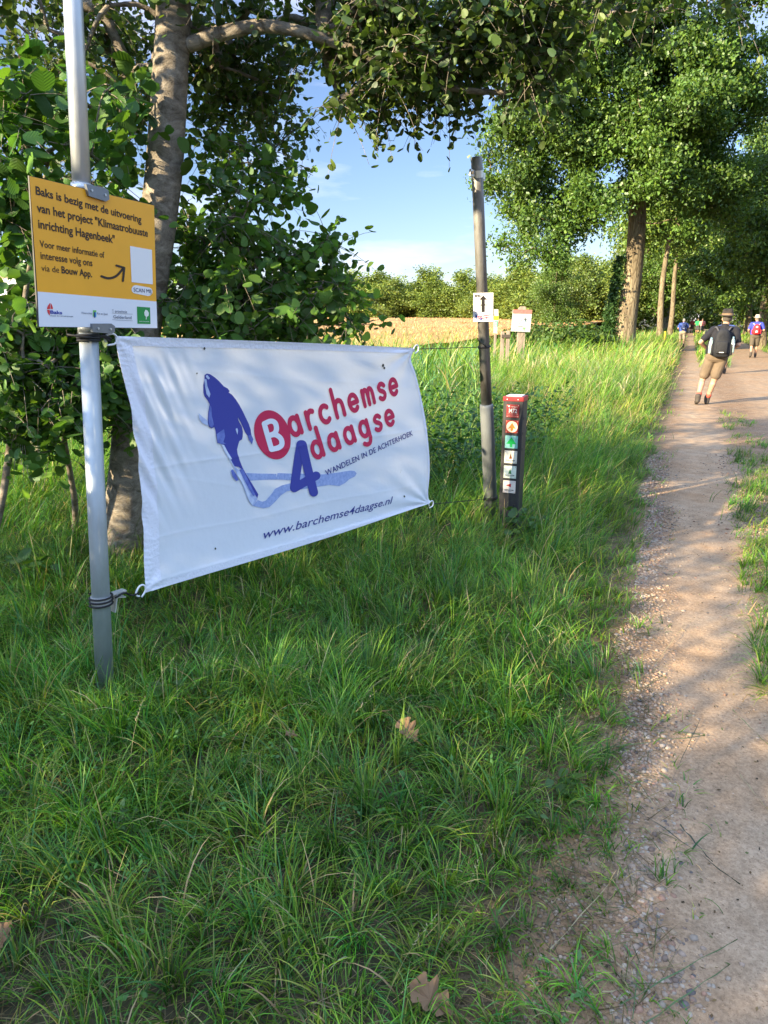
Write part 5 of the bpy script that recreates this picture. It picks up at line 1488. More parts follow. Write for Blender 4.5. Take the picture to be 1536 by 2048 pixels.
leaf = [(1350, 180), (1375, 190), (1392, 220), (1388, 255), (1366, 268), (1362, 300), (1354, 300), (1356, 268), (1340, 250), (1334, 215)]
poly(lg, [zl(a, b) for a, b in leaf], nS, 0.0034)
st('natuurmonumenten', (1272, 326), (1396, 332), (1272, 314), 0.01, lg, 0.0034, f=zl)
lg.build('logo', mat('logo_white', (0.75, 0.80, 0.75), 0.4), sg)
# clamps with bolts
def plate(pts, nm):
    pb = MB(); slab([PS(a, b) + nS * 0.013 for a, b in pts], nS, 0.012, pb)
    o = pb.build(nm, mat('clamp_grey', (0.20, 0.22, 0.25), 0.45, 0.6, 0.1, 20), sg)
    return o
def plate_px(x0, y0, x1, y1, x2, y2, x3, y3):
    return [(x0, y0), (x1, y1), (x1 * .15 + x2 * .85 + 2, y1 * .2 + y2 * .8 - 1), (x2 * .9 + x3 * .1, y2), (x3, y3)]
for q in ([(167, 368), (205, 376), (212, 381), (214, 399), (207, 403), (173, 392)], [(180, 647), (218, 647), (225, 652), (225, 664), (219, 667), (181, 664)]):
    o = plate(q, 'mounting_plate')
    cx = [(q[0][0] + 11, (q[0][1] + q[5][1]) / 2 + 1), (q[3][0] - 9, (q[2][1] + q[3][1]) / 2)]
    for c in cx:
        bb = MB(); c3 = PS(*c) + nS * 0.013; bb.tube([c3, c3 + nS * 0.004], [0.0048, 0.0048], 8); bb.build('bolt', GALV, o)
for y in (372, 657):
    c3 = pole_frame(lb, lax, PS(170, y)[2]); bb = MB().tube([c3 - lax * 0.016, c3 + lax * 0.016], [0.0395, 0.0395], 24); bb.build('pole_band', GALV, sg, True)

# ------------------------------------------------------------------ arrow paper on the rusty pole
dP = ray(1800, 636); nP = np.array([-0.16, -0.985, 0.0]); nP = nP - rax * np.dot(nP, rax); nP /= np.linalg.norm(nP)
pp0 = on_r(615) + nP * 0.046
PP = lambda x, y: onplane(x, y, pp0, nP)
ap = thing('direction_sign', 'small white paper sign with a black up arrow on the rusty pole', 'sign')
zp = lambda a, b: PP(920 + a / 9.6, 560 + b / 9.6)
slb = MB(); slab([zp(255, 250), zp(252, 803), zp(638, 798), zp(640, 243)], nP, 0.003, slb)
slb.build('panel', mat('paper_white', (0.66, 0.65, 0.66), 0.5), ap)
ab = MB()
poly(ab, [zp(448, 297), zp(520, 375), zp(472, 375), zp(472, 614), zp(412, 614), zp(412, 375), zp(368, 375)], nP, 0.002)
V, Fs = ribbon(seg((378, 480), (510, 476)), 6); ab.add(np.array([zp(x, y) for x, y in V]) + nP * 0.003, Fs)
st('B4D', (286, 325), (412, 318), (286, 282), 0.03, ab, 0.002, nP, zp)
ab.build('arrow_print', mat('print_black', (0.02, 0.016, 0.015), 0.5), ap)
ab = MB()
for a, b in (((275, 512), (382, 510)), ((382, 510), (382, 618)), ((382, 618), (275, 620)), ((275, 620), (275, 512))):
    V, Fs = ribbon(seg(a, b), 1.6); ab.add(np.array([zp(x, y) for x, y in V]) + nP * (0.002 + 0.0002 * a[0] / 100), Fs)
ab.build('box_print', mat('print_brown', (0.22, 0.10, 0.12), 0.5), ap)
ab = MB()
V, Fs = ribbon(arc(364, 715, 18, 24, 0, 358, 24), 7); ab.add(np.array([zp(x, y) for x, y in V]) + nP * 0.002, Fs)
st('archemse', (392, 712), (590, 674), (386, 680), 0.02, ab, 0.002, nP, zp); st('daagse', (415, 745), (570, 715), (410, 716), 0.02, ab, 0.002, nP, zp)
ab.build('logo', mat('print_red', (0.60, 0.03, 0.09), 0.5), ap)
ab = MB()
poly(ab, [zp(305, 652), zp(330, 690), zp(328, 715), (zp(318, 720)), zp(318, 740), zp(338, 778), zp(328, 778), zp(308, 735), zp(295, 690)], nP, 0.0022)
st('4', (384, 776), (422, 770), (380, 718), 0.03, ab, 0.0028, nP, zp); st('wandelen in de achterhoek', (430, 768), (602, 724), (429, 758), 0.01, ab, 0.002, nP, zp)
V, Fs = ribbon(sp2([(330, 776), (350, 782), (390, 760)]), 3); ab.add(np.array([zp(x, y) for x, y in V]) + nP * 0.0018, Fs)
ab.build('logo', mat('print_blue', (0.03, 0.05, 0.28), 0.5), ap)

# ------------------------------------------------------------------ the route post
g = G(1014, 1072)
yaw = -math.atan2(RD[0], RD[1])
wq = 0.150
fx, fy = math.sin(yaw), -math.cos(yaw)
rp_ = thing('route_post', 'black route post with red cap and six coloured route plaques beside the rusty pole', 'post', (g[0] - fx * wq / 2, g[1] - fy * wq / 2, 0), (0, 0, yaw))
hz = P(1027, 801, g[1])[2]
pb = MB(); pb.box((0, 0, hz / 2 - 0.1), (wq, wq, hz + 0.2), None, 0.006)
pb.build('post', mat('black_plastic', (0.030, 0.028, 0.030), 0.5, 0, 0.3, 7, 0.25, 30, stretch=(1, 1, 0.15)), rp_)
cpb = MB(); cpb.box((0, 0, hz + 0.010), (wq + 0.006, wq + 0.006, 0.034), None, 0.004)
cpo = cpb.build('cap', mat('red_cap', (0.27, 0.022, 0.028), 0.4, 0, 0.15, 12), rp_)
tb = MB(); tb.box((0, 0.002, hz + 0.030), (wq - 0.035, wq - 0.035, 0.006), None, 0.002); tb.build('top_plate', mat('pale_plate', (0.62, 0.65, 0.70), 0.5, 0, 0.2, 20), cpo)
for sx in (-0.045, 0.035):
    s_b = MB().tube([(sx, -wq / 2 - 0.002, hz + 0.008), (sx, -wq / 2 - 0.006, hz + 0.008)], [0.0035, 0.0035], 8); s_b.build('screw', WHITEP, cpo)
nz_ = np.array([0, -1.0, 0])
yf = -wq / 2 - 0.0008
def plaque(py, col, name_m, extra=None):
    zc = P(1020, py, g[1])[2]
    h = 0.047
    b = MB(); b.box((0, yf - 0.0015, zc), (2 * h, 0.004, 2 * h), None, 0.001)
    o = b.build('plaque', mat(name_m, col, 0.42, 0, 0.06, 14), rp_)
    fr = lambda a, b_, off=0.004: np.array([a * h, yf - off, zc + b_ * h])
    def flat_(pts, m, off=0.0045):
        q = MB(); poly(q, [fr(a, c, off) for a, c in pts], nz_, 0); q.build('emblem', m, o)
    def word(s, a0, a1, b0, bh, m, wt=0.0):
        q = MB(); frame_text(q, s, fr(a0, b0, .0052), fr(a1, b0, .0052), fr(a0, bh, .0052), nz_, 0, wt); q.build('lettering', m, o)
    def dots(m):
        for a in (-.85, .85):
            for c in (-.85, .85):
                q = MB().ball(fr(a, c, 0.0038), 0.0025, 6); q.build('screw', m, o)
    extra(flat_, word, dots)
PW = mat('plaque_white', (0.74, 0.72, 0.66), 0.45); PR = (0.25, 0.022, 0.025)
def e1_(f, wd, d):
    wd('M72', -.60, .66, -.26, .40, PW, 0.015); wd('ZUTPHENSEWEG', -.8, .8, -.52, -.36, mat('plaque_pink', (0.6, 0.35, 0.3), 0.5)); wd('knooppunt', -.2, .68, .58, .78, PW); 
    f([(-.6 + .14 * math.cos(t), .72 + .14 * math.sin(t)) for t in np.linspace(0, 5.5, 8)], PW); f([(-.85, -.80), (.85, -.80), (.85, -.76), (-.85, -.76)], mat('plaque_pink', (0.6, 0.35, 0.3), 0.5)); d(PW)
plaque(822, PR, 'plaque_red', e1_)
def e2_(f, wd, d):
    f([(.88 * math.cos(t), .88 * math.sin(t)) for t in np.linspace(0, 2 * PI, 33)[:-1]], mat('plaque_cream', (0.80, 0.70, 0.50), 0.45), 0.0042)
    f([(-.66, -.36), (-.2, -.22), (-.22, -.5), (0, -.72), (.22, -.5), (.2, -.22), (.66, -.36), (.1, .45), (0, .66), (-.1, .45)], mat('plaque_orange', (0.78, 0.20, 0.03), 0.45), 0.0052); d(PW)
plaque(853.4, (0.30, 0.03, 0.02), 'plaque_maroon', e2_)
def e3_(f, wd, d):
    f([(-.80, -.30), (-.17, -.30), (-.17, -.80), (.17, -.80), (.17, -.30), (.80, -.30), (0, .80)], mat('plaque_green', (0.0, 0.42, 0.07), 0.45), 0.0046)
plaque(884, (0.22, 0.50, 0.46), 'plaque_teal', e3_)
def tri(colr, nm, side=False):
    def e(f, wd, d):
        m = mat(nm, colr, 0.5)
        f([(-.55, .25), (.28, -.04), (.28, .55)] if side else [(-.26, -.28), (.26, -.28), (.02, .66)], m)
        wd('BARCHEM', -.72, .72, -.62, -.40, mat('plaque_ink', (0.05, 0.05, 0.045), 0.5), 0.01)
        wd('rondwandeling', -.4, .4, -.78, -.68, mat('plaque_ink', (0.05, 0.05, 0.045), 0.5)); d(m)
    return e
plaque(914, (0.72, 0.68, 0.58), 'plaque_ivory', tri((0.16, 0.05, 0.02), 'tri_brown'))
plaque(944, (0.66, 0.72, 0.62), 'plaque_mint', tri((0.01, 0.12, 0.04), 'tri_green'))
plaque(973.5, (0.74, 0.66, 0.60), 'plaque_rose', tri((0.50, 0.02, 0.02), 'tri_red', True))
# moulded ribs on the side
rb_ = MB()
for z in (hz - 0.13, hz - 0.24, hz - 0.36): rb_.box((wq / 2 + 0.001, 0, z), (0.004, wq * 0.7, 0.018), None, 0.001)
rb_.build('rib', MATS['black_plastic'], rp_)

# ------------------------------------------------------------------ far signs by the field
WOOD = mat('grey_wood', (0.26, 0.21, 0.165), 0.85, 0, 0.35, 6, 0.5, 20, stretch=(4, 4, 0.4))
ib = thing('information_board', 'weathered information board with red header on a thick grey wooden post', 'sign')
Yb = 26.0
zb = lambda a, b, Y=Yb: P(920 + a / 9.6, 560 + b / 9.6, Y)
b_ = MB(); slab([zb(1090, 1400, Yb + .06), zb(1235, 1400, Yb + .06), zb(1272, 520, Yb + .06), zb(1240, 505, Yb + .06), zb(1175, 505, Yb + .06), zb(1130, 540, Yb + .06)], np.array([0, -1.0, 0]), 0.14, b_)
q0 = zb(1150, 1400, Yb + .06); b_.box((q0[0], Yb + 0.1, q0[2] / 2 - 0.1), (0.25, 0.13, abs(q0[2]) + 0.6)); b_.build('post', WOOD, ib)
b_ = MB(); slab([zb(978, 985), zb(1345, 1000), zb(1386, 575), zb(1020, 565)][::-1], np.array([0, -1.0, 0]), 0.05, b_); pnl = b_.build('panel', mat('faded_panel', (0.40, 0.43, 0.42), 0.5, 0, 0.08, 5), ib)
b_ = MB(); poly(b_, [zb(1012, 642), zb(1378, 650), zb(1386, 575), zb(1020, 565)], np.array([0, -1.0, 0]), 0.008); b_.build('header', mat('faded_red', (0.42, 0.14, 0.12), 0.6, 0, 0.2, 9), pnl)
def blotch(pts, colr, nm, off=0.010):
    q = MB(); poly(q, [zb(a, b) for a, b in pts], np.array([0, -1.0, 0]), off); q.build('map_print', mat(nm, colr, 0.6, 0, 0.2, 12), pnl)
blotch([(1050, 760), (1090, 700), (1150, 690), (1190, 740), (1160, 820), (1110, 850), (1060, 830)], (0.42, 0.60, 0.50), 'map_green')
blotch([(1190, 790), (1260, 770), (1275, 850), (1230, 890), (1180, 860)], (0.46, 0.60, 0.68), 'map_blue')
blotch([(1245, 700), (1256, 740), (1278, 750), (1262, 775), (1268, 820), (1255, 800), (1240, 765), (1222, 750), (1244, 742)], (0.06, 0.07, 0.08), 'map_dark')
blotch([(1110, 880), (1200, 884), (1200, 894), (1110, 890)], (0.12, 0.14, 0.18), 'map_line')
blotch([(1200, 915), (1252, 912), (1252, 930), (1232, 935), (1235, 970), (1222, 970), (1220, 936), (1200, 930)], (0.16, 0.40, 0.12), 'map_leaf')
blotch([(1020, 930), (1050, 890), (1085, 915), (1080, 945), (1030, 950)], (0.50, 0.48, 0.42), 'map_grey')

Yk = 24.0
zk = lambda a, b: zb(a, b, Yk)
mk = thing('marker_post', 'slim white marker post with a yellow band and green plate by the field edge', 'post')
b_ = MB(); slab([zk(668, 690), zk(660, 560), zk(735, 560), zk(740, 690)][::-1], np.array([0, -1.0, 0]), 0.10, b_)
slab([zk(655, 770), zk(650, 1020), zk(710, 1028), zk(738, 772)][::-1], np.array([0, -1.0, 0]), 0.10, b_); b_.build('post', mat('marker_white', (0.48, 0.46, 0.42), 0.5), mk)
b_ = MB(); slab([zk(656, 690), zk(654, 770), zk(738, 772), zk(741, 690)][::-1], np.array([0, -1.0, 0]), 0.11, b_); b_.build('yellow_band', mat('marker_yellow', (0.75, 0.45, 0.03), 0.5), mk)
b_ = MB(); slab([zk(660, 790), zk(657, 900), zk(715, 900), zk(722, 790)][::-1], np.array([0, -1.0, 0]), -0.012, b_); pn = b_.build('green_plate', mat('marker_green', (0.10, 0.45, 0.22), 0.5), mk)
b_ = MB(); q0 = zk(683, 1030); b_.box((q0[0], Yk + 0.05, q0[2] / 2 - 0.1), (0.07, 0.07, q0[2] + 0.2)); b_.build('stake', WOOD, mk)
b_ = MB()
for yy in (815, 840, 865, 885): poly(b_, [zk(672, yy), zk(670, yy + 8), zk(706, yy + 8), zk(708, yy)], np.array([0, -1.0, 0]), 0.016)
b_.build('lettering', PW, pn)

stl = thing('wooden_rail', 'low grey wooden rail on two short posts before the information board', 'fence')
Ys = 21.0
zr = lambda a, b: zb(a, b, Ys)
for (a, b1_, wd) in ((822, 990, 0.10), (925, 975, 0.10)):
    q = zr(a, b1_); b_ = MB(); b_.box((q[0], Ys, q[2] / 2 - 0.1), (wd, 0.10, q[2] + 0.2), None, 0.01); b_.build('post', WOOD, stl)
qa, qb = zr(790, 1085), zr(968, 1070)
b_ = MB(); b_.box(((qa[0] + qb[0]) / 2, Ys - 0.075, (qa[2] + qb[2]) / 2), (qb[0] - qa[0], 0.04, 0.09), None, 0.006); b_.build('rail', mat('dark_wood', (0.07, 0.055, 0.045), 0.85), stl)
# yellow path marker far along the footpath
q = G(1331, 676, 0.0); 
q = np.array([P(1331, 660, 46)[0], 46, 0])
ym = MB(); ym.lathe([(0.05, 0), (0.05, 0.85), (0.045, 0.9), (0.0, 0.92)], 12, (q[0], q[1], 0)); 
tagp(ym.build('path_marker', mat('marker_yellow', (0.75, 0.45, 0.03), 0.5)), 'small yellow marker post in the grass left of the far footpath', 'post')

# picture board half hidden at the left edge
pbY = 6.6
pbd = thing('picture_board', 'white board with a blue landscape picture half hidden by leaves at the left edge', 'sign')
zq = lambda x, y, Y=pbY: P(x, y, Y)
b_ = MB(); slab([zq(-130, 495), zq(-130, 660), zq(60, 648), zq(48, 500)], np.array([0, -1.0, 0]), 0.02, b_); pnq = b_.build('panel', mat('white_board', (0.8, 0.8, 0.8), 0.4), pbd)
def pic(pts, colr, nm, off): 
    q = MB(); poly(q, [zq(a, b) for a, b in pts], np.array([0, -1.0, 0]), off); q.build('picture', mat(nm, colr, 0.4), pnq)
pic([(-128, 497), (-128, 532), (44, 532), (42, 502)], (0.10, 0.30, 0.75), 'pic_sky', 0.003)
pic([(-128, 532), (-128, 540), (44, 537), (44, 532)], (0.04, 0.06, 0.10), 'pic_wood', 0.003)
pic([(-128, 540), (-128, 560), (45, 556), (44, 537)], (0.30, 0.24, 0.17), 'pic_land', 0.003)
pic([(-40, 549), (-40, 553), (44, 551), (44, 546)], (0.45, 0.55, 0.66), 'pic_water', 0.005)
pic([(20, 604), (18, 608), (24, 613), (28, 606)], (0.6, 0.05, 0.06), 'logo_red', 0.003)
for xx in (-110, 35):
    q = zq(xx, 655); b_ = MB(); b_.box((q[0], pbY + 0.05, q[2] / 2), (0.06, 0.06, q[2])); b_.build('leg', WOOD, pbd)

# ------------------------------------------------------------------ small things in the grass
def fallen_leaf(label, x, y, size, col, rz, curl, z=0.06):
    tv = []
    n = 40
    for i in range(n):
        a = 2 * PI * i / n; yy = math.sin(a)
        half = 0.30 * math.sqrt(max(0, 1 - yy * yy)) * (1 + 0.28 * yy) * (1 + 0.34 * math.sin(yy * 11 + 0.6))
        px_, py_ = math.copysign(half, math.cos(a)) * (1.0 if math.cos(a) > 0 else 0.86), 0.5 * yy
        tv.append((px_, py_, curl * (px_ * px_ * 2.6 + 0.5 * py_ * py_ + 0.08 * math.sin(7 * a))))
    tv.append((0, 0, 0))
    b = MB(); b.add([(p[0] * size, p[1] * size, p[2] * size) for p in tv], [(i, (i + 1) % n, n) for i in range(n)])
    b.tube([(0, -0.35 * size, 0.01 * size), (0.03 * size, -0.75 * size, 0.06 * size)], [0.0015, 0.001], 5)
    o = b.build('fallen_leaf', mat('dead_leaf', (0.15, 0.085, 0.042), 0.8, 0, 0.25, 30, col2=(0.24, 0.15, 0.08)))
    p = G(x, y, z); o.location = p; o.rotation_euler = (0.35, -0.2, rz)
    tagp(o, label, 'leaf', 'dead leaves lying on the grass')
fallen_leaf('pale brown dead oak leaf in the middle of the grass', 815, 1462, 0.11, 0, 0.6, 0.5, 0.12)
fallen_leaf('small beige curled dead leaf in the grass', 582, 1472, 0.055, 0, 2.2, 0.9, 0.12)
fallen_leaf('large dead oak leaf at the bottom edge near the footpath', 860, 2000, 0.115, 0, 1.1, 0.6, 0.05)
fallen_leaf('small yellow-brown dead leaf at the left edge of the grass', 5, 1870, 0.07, 0, 0.2, 0.5, 0.08)
fallen_leaf('small brown dead leaf at the edge of the gravel', 1190, 1660, 0.045, 0, 2.6, 0.8, 0.03)

def weed(label, x, y, n, size, hgt, spread):
    p = G(x, y, 0)
    b = MB()
    root = thing('weed_plant', label, 'plant', tuple(p), group='broad-leaved weeds in the grass')
    pos = []; 
    for i in range(n):
        a = rs.uniform(0, 2 * PI); r = spread * math.sqrt(rs.uniform(0.05, 1)); z = hgt * rs.uniform(0.45, 1.0)
        e = np.array([r * math.cos(a), r * math.sin(a), z]); pos.append(e)
        b.tube(spline([(0.2 * e[0], 0.2 * e[1], -0.01), (0.5 * e[0], 0.5 * e[1], 0.7 * z), e], 5), [0.0022, 0.002, 0.0018, 0.0015, 0.001], 5)
    b.build('stem', mat('weed_stem', (0.07, 0.13, 0.04), 0.7), root)
    pos = np.array(pos); pos = np.repeat(pos, 3, 0) + rs.normal(0, size * 0.35, (n * 3, 3))
    link('foliage', leaves_mesh('weed_leaves', pos, rs.uniform(size * 0.7, size * 1.25, n * 3), leaf_tints(n * 3, (0.065, 0.14, 0.03), 0.3, 0.3), 'broad' if size < 0.05 else 'alder', 0.9), LEAF_S, root)
for a in [('leafy nettle-like weed at the foot of the black route post', 1048, 1088, 16, 0.055, 0.24, 0.16), ('broad-leaved weed below the lower left corner of the banner', 400, 1150, 10, 0.06, 0.2, 0.16),
          ('broad-leaved weed left of the left pole foot', 60, 1190, 9, 0.07, 0.26, 0.16), ('small dock plant in the grass before the left pole', 350, 1440, 5, 0.07, 0.12, 0.10),
          ('young bramble shoot in the grass below the middle of the banner', 700, 1150, 10, 0.045, 0.22, 0.14), ('small green weed at the edge of the gravel', 1065, 1660, 9, 0.025, 0.10, 0.05),
          ('low plantain weed beside the lower part of the footpath', 1120, 1600, 5, 0.05, 0.06, 0.07), ('low weed with pale flower head in the front grass', 260, 1700, 7, 0.03, 0.16, 0.06)]:
    weed(*a)
# ================================================================== people (all walking away from the viewer)
def capsule(mbx, a, b, ra, rb_, n=14, sq=1.0):
    a, b = np.asarray(a, float), np.asarray(b, float)
    d = b - a; L = np.linalg.norm(d)
    if L < 1e-6: d = np.array([0, 0, 1e-3]); L = 1e-3
    u = d / L
    pts, rad = [], []
    for k in (85, 60, 35, 12): pts.append(a - u * ra * math.sin(R(k))); rad.append(ra * math.cos(R(k)))
    for f in (0.0, 0.25, 0.5, 0.75, 1.0): pts.append(a + d * f); rad.append(ra + (rb_ - ra) * f)
    for k in (12, 35, 60, 85): pts.append(b + u * rb_ * math.sin(R(k))); rad.append(rb_ * math.cos(R(k)))
    mbx.tube(pts, rad, n)
def fuse(mbx, name, voxel, smooth=4):
    """one continuous surface from overlapping limbs"""
    me = mbx.mesh('tmp'); o = bpy.data.objects.new('tmp', me); COL.objects.link(o)
    r = o.modifiers.new('r', 'REMESH'); r.mode = 'VOXEL'; r.voxel_size = voxel; r.use_smooth_shade = True
    s = o.modifiers.new('s', 'SMOOTH'); s.iterations = smooth; s.factor = 0.5
    out = evalmesh(o); out.name = name
    bpy.data.objects.remove(o); bpy.data.meshes.remove(me)
    out.polygons.foreach_set('use_smooth', np.ones(len(out.polygons), dtype=bool))
    out.update()
    return out
SKIN = mat('skin', (0.44, 0.25, 0.17), 0.55, 0, 0.08, 12)
def person(label, loc, rz, J, cols, voxel=0.009, hat=None, hair=(0.10, 0.08, 0.06), extra=None, sc=1.0, group='walkers on the road and footpath'):
    root = thing('person', label, 'person', loc, (0, 0, rz), group); root.scale = (sc, sc, sc)
    g = lambda k: np.array(J[k], float)
    body = MB()
    hd = g('head'); nk = g('neck'); pel = g('pelvis'); che = g('chest')
    body.ball(hd, (0.078, 0.098, 0.115), 18)
    body.ball(hd + [0, 0.055, -0.045], (0.055, 0.05, 0.06), 12)                       # jaw
    capsule(body, hd + [0, 0.085, 0.0], hd + [0, 0.112, -0.028], 0.010, 0.015)          # nose
    for s in (-1, 1): body.ball(hd + [s * 0.080, -0.005, -0.012], (0.014, 0.024, 0.033), 10)   # ears
    for s in (-1, 1): capsule(body, hd + [s * 0.02, 0.088, 0.022], hd + [s * 0.045, 0.080, 0.022], 0.011, 0.010)   # brow
    capsule(body, hd + [-0.022, 0.098, -0.062], hd + [0.022, 0.098, -0.062], 0.008, 0.008)     # mouth
    capsule(body, nk, hd + [0, -0.01, -0.05], 0.060, 0.056)
    for s in (-1, 1):
        capsule(body, che + [s * 0.09, 0, 0], pel + [s * 0.07, 0, 0.05], 0.115, 0.105)
        capsule(body, nk + [0, -0.01, -0.04], g('shoL' if s < 0 else 'shoR'), 0.058, 0.062)
    capsule(body, pel + [-0.07, 0, 0], pel + [0.07, 0, 0], 0.115, 0.115)
    for s in 'LR':
        capsule(body, g('sho' + s), g('elb' + s), 0.056, 0.042)
        capsule(body, g('elb' + s), g('wri' + s), 0.042, 0.029)
        capsule(body, g('hip' + s), g('kne' + s), 0.090, 0.058)
        kn, an = g('kne' + s), g('ank' + s)
        capsule(body, kn, an, 0.055, 0.038)
        capsule(body, kn * 0.78 + an * 0.22 + [0, -0.018, 0], kn * 0.45 + an * 0.55 + [0, -0.008, 0], 0.058, 0.046)      # calf
        # hand : palm, four bent fingers, thumb
        w = g('wri' + s); e = g('elb' + s); d = (w - e) / np.linalg.norm(w - e)
        side = np.cross(d, [0, 0, 1.0]); side /= np.linalg.norm(side) + 1e-9; nn = np.cross(side, d)
        pc = w + d * 0.055
        capsule(body, w + d * 0.01, pc + d * 0.03, 0.026, 0.030)
        for q, L in ((-1.5, .062), (-.5, .075), (.5, .078), (1.5, .070)):
            f0 = pc + d * 0.035 + nn * q * 0.0165; f1 = f0 + d * L * 0.55 + side * 0.008; f2 = f1 + d * L * 0.30 + side * 0.026
            capsule(body, f0, f1, 0.0088, 0.0080, 8); capsule(body, f1, f2, 0.0080, 0.0068, 8)
        capsule(body, w + d * 0.03 + nn * 0.02, w + d * 0.06 + nn * 0.052, 0.012, 0.009, 8); capsule(body, w + d * 0.06 + nn * 0.052, w + d * 0.095 + nn * 0.055, 0.009, 0.0075, 8)
        capsule(body, an, an + [0, 0.10, -0.05], 0.04, 0.03)
    link('body', fuse(body, 'body', voxel, 3), SKIN, root)
    # shirt
    sh = MB()
    for s in (-1, 1):
        capsule(sh, che + [s * 0.095, 0, 0.02], pel + [s * 0.085, 0, 0.06], 0.130, 0.128)
        capsule(sh, nk + [0, -0.012, -0.045], g('shoL' if s < 0 else 'shoR'), 0.070, 0.078)
    for s in 'LR': capsule(sh, g('sho' + s), g('sho' + s) + (g('elb' + s) - g('sho' + s)) * 0.72, 0.078, 0.066)
    capsule(sh, nk + [0, -0.012, -0.05], nk + [0, -0.005, 0.0], 0.078, 0.066)
    link('shirt', fuse(sh, 'shirt', voxel, 5), mat('shirt_' + cols[0], cols[1], 0.85, 0, 0.10, 8, 0.4, 14), root)
    # shorts
    so_ = MB()
    capsule(so_, pel + [-0.07, 0, 0.03], pel + [0.07, 0, 0.03], 0.132, 0.132); capsule(so_, pel + [-0.07, -0.02, -0.03], pel + [0.07, -0.02, -0.03], 0.130, 0.130)
    for s in 'LR':
        h_, k_ = g('hip' + s), g('kne' + s)
        capsule(so_, h_, h_ + (k_ - h_) * 0.80, 0.112, 0.096)
    link('shorts', fuse(so_, 'shorts', voxel, 5), mat('shorts_' + cols[2], cols[3], 0.9, 0, 0.15, 7, 0.5, 12), root)
    for s in 'LR':
        an = g('ank' + s); bo = MB(); toe = g('toe' + s)
        capsule(bo, an + [0, 0, 0.05], an + [0, -0.005, -0.02], 0.054, 0.052); capsule(bo, an + [0, -0.02, -0.045], an * 0.15 + toe * 0.85 + [0, 0, 0.012], 0.044, 0.040); capsule(bo, an + [0, -0.025, -0.05], toe, 0.036, 0.03)
        link('boot', fuse(bo, 'boot', voxel, 3), mat('boot_' + cols[4], cols[5], 0.8, 0, 0.2, 14), root)
        k_ = g('kne' + s); d = (k_ - an) / np.linalg.norm(k_ - an)
        sk = MB(); sk.tube([an + d * 0.06, an + d * 0.115, an + d * 0.125], [0.050, 0.052, 0.049], 16); link('sock', sk.mesh('sock', True), mat('sock_' + cols[6], cols[7], 0.9), root)
    # hair
    if hair is not None:
        hb = MB(); hb.ball(hd + [0, -0.022, 0.018], (0.083, 0.092, 0.108), 16)
        link('hair', fuse(hb, 'hair', 0.01, 1), mat('hair_' + str(int(hair[0] * 100)), hair, 0.8, 0, 0.3, 40), root)
    if hat is not None:
        hm = mat('hat_' + hat[0], hat[1], 0.9, 0, 0.15, 20, 0.3, 30)
        h_ = MB(); c = hd + [0, -0.005, 0.055]
        h_.lathe([(0.150, -0.022), (0.166, -0.010), (0.160, -0.004), (0.105, 0.006), (0.101, 0.03), (0.092, 0.085), (0.080, 0.118), (0.045, 0.122), (0.0, 0.110)], 26, c, 0.98, 1.10)
        for i, v in enumerate(h_.v):                                           # brim turned up at the sides
            dx = v[0] - c[0]
            if abs(v[2] - c[2] + 0.012) < 0.012: h_.v[i] = (v[0], v[1], v[2] + 0.9 * dx * dx * 1.2)
        ho = h_.build('hat', hm, root, True)
        if hat[2]:
            hbnd = MB(); hbnd.lathe([(0.1065, 0.006), (0.1045, 0.036)], 26, c, 0.98, 1.10); hbnd.build('hat_band', mat('hat_band', hat[2], 0.8), ho, True)
    return root
def W2(root_loc, rz, p):
    c, s = math.cos(rz), math.sin(rz)
    return (root_loc[0] + c * p[0] - s * p[1], root_loc[1] + s * p[0] + c * p[1], root_loc[2] + p[2])
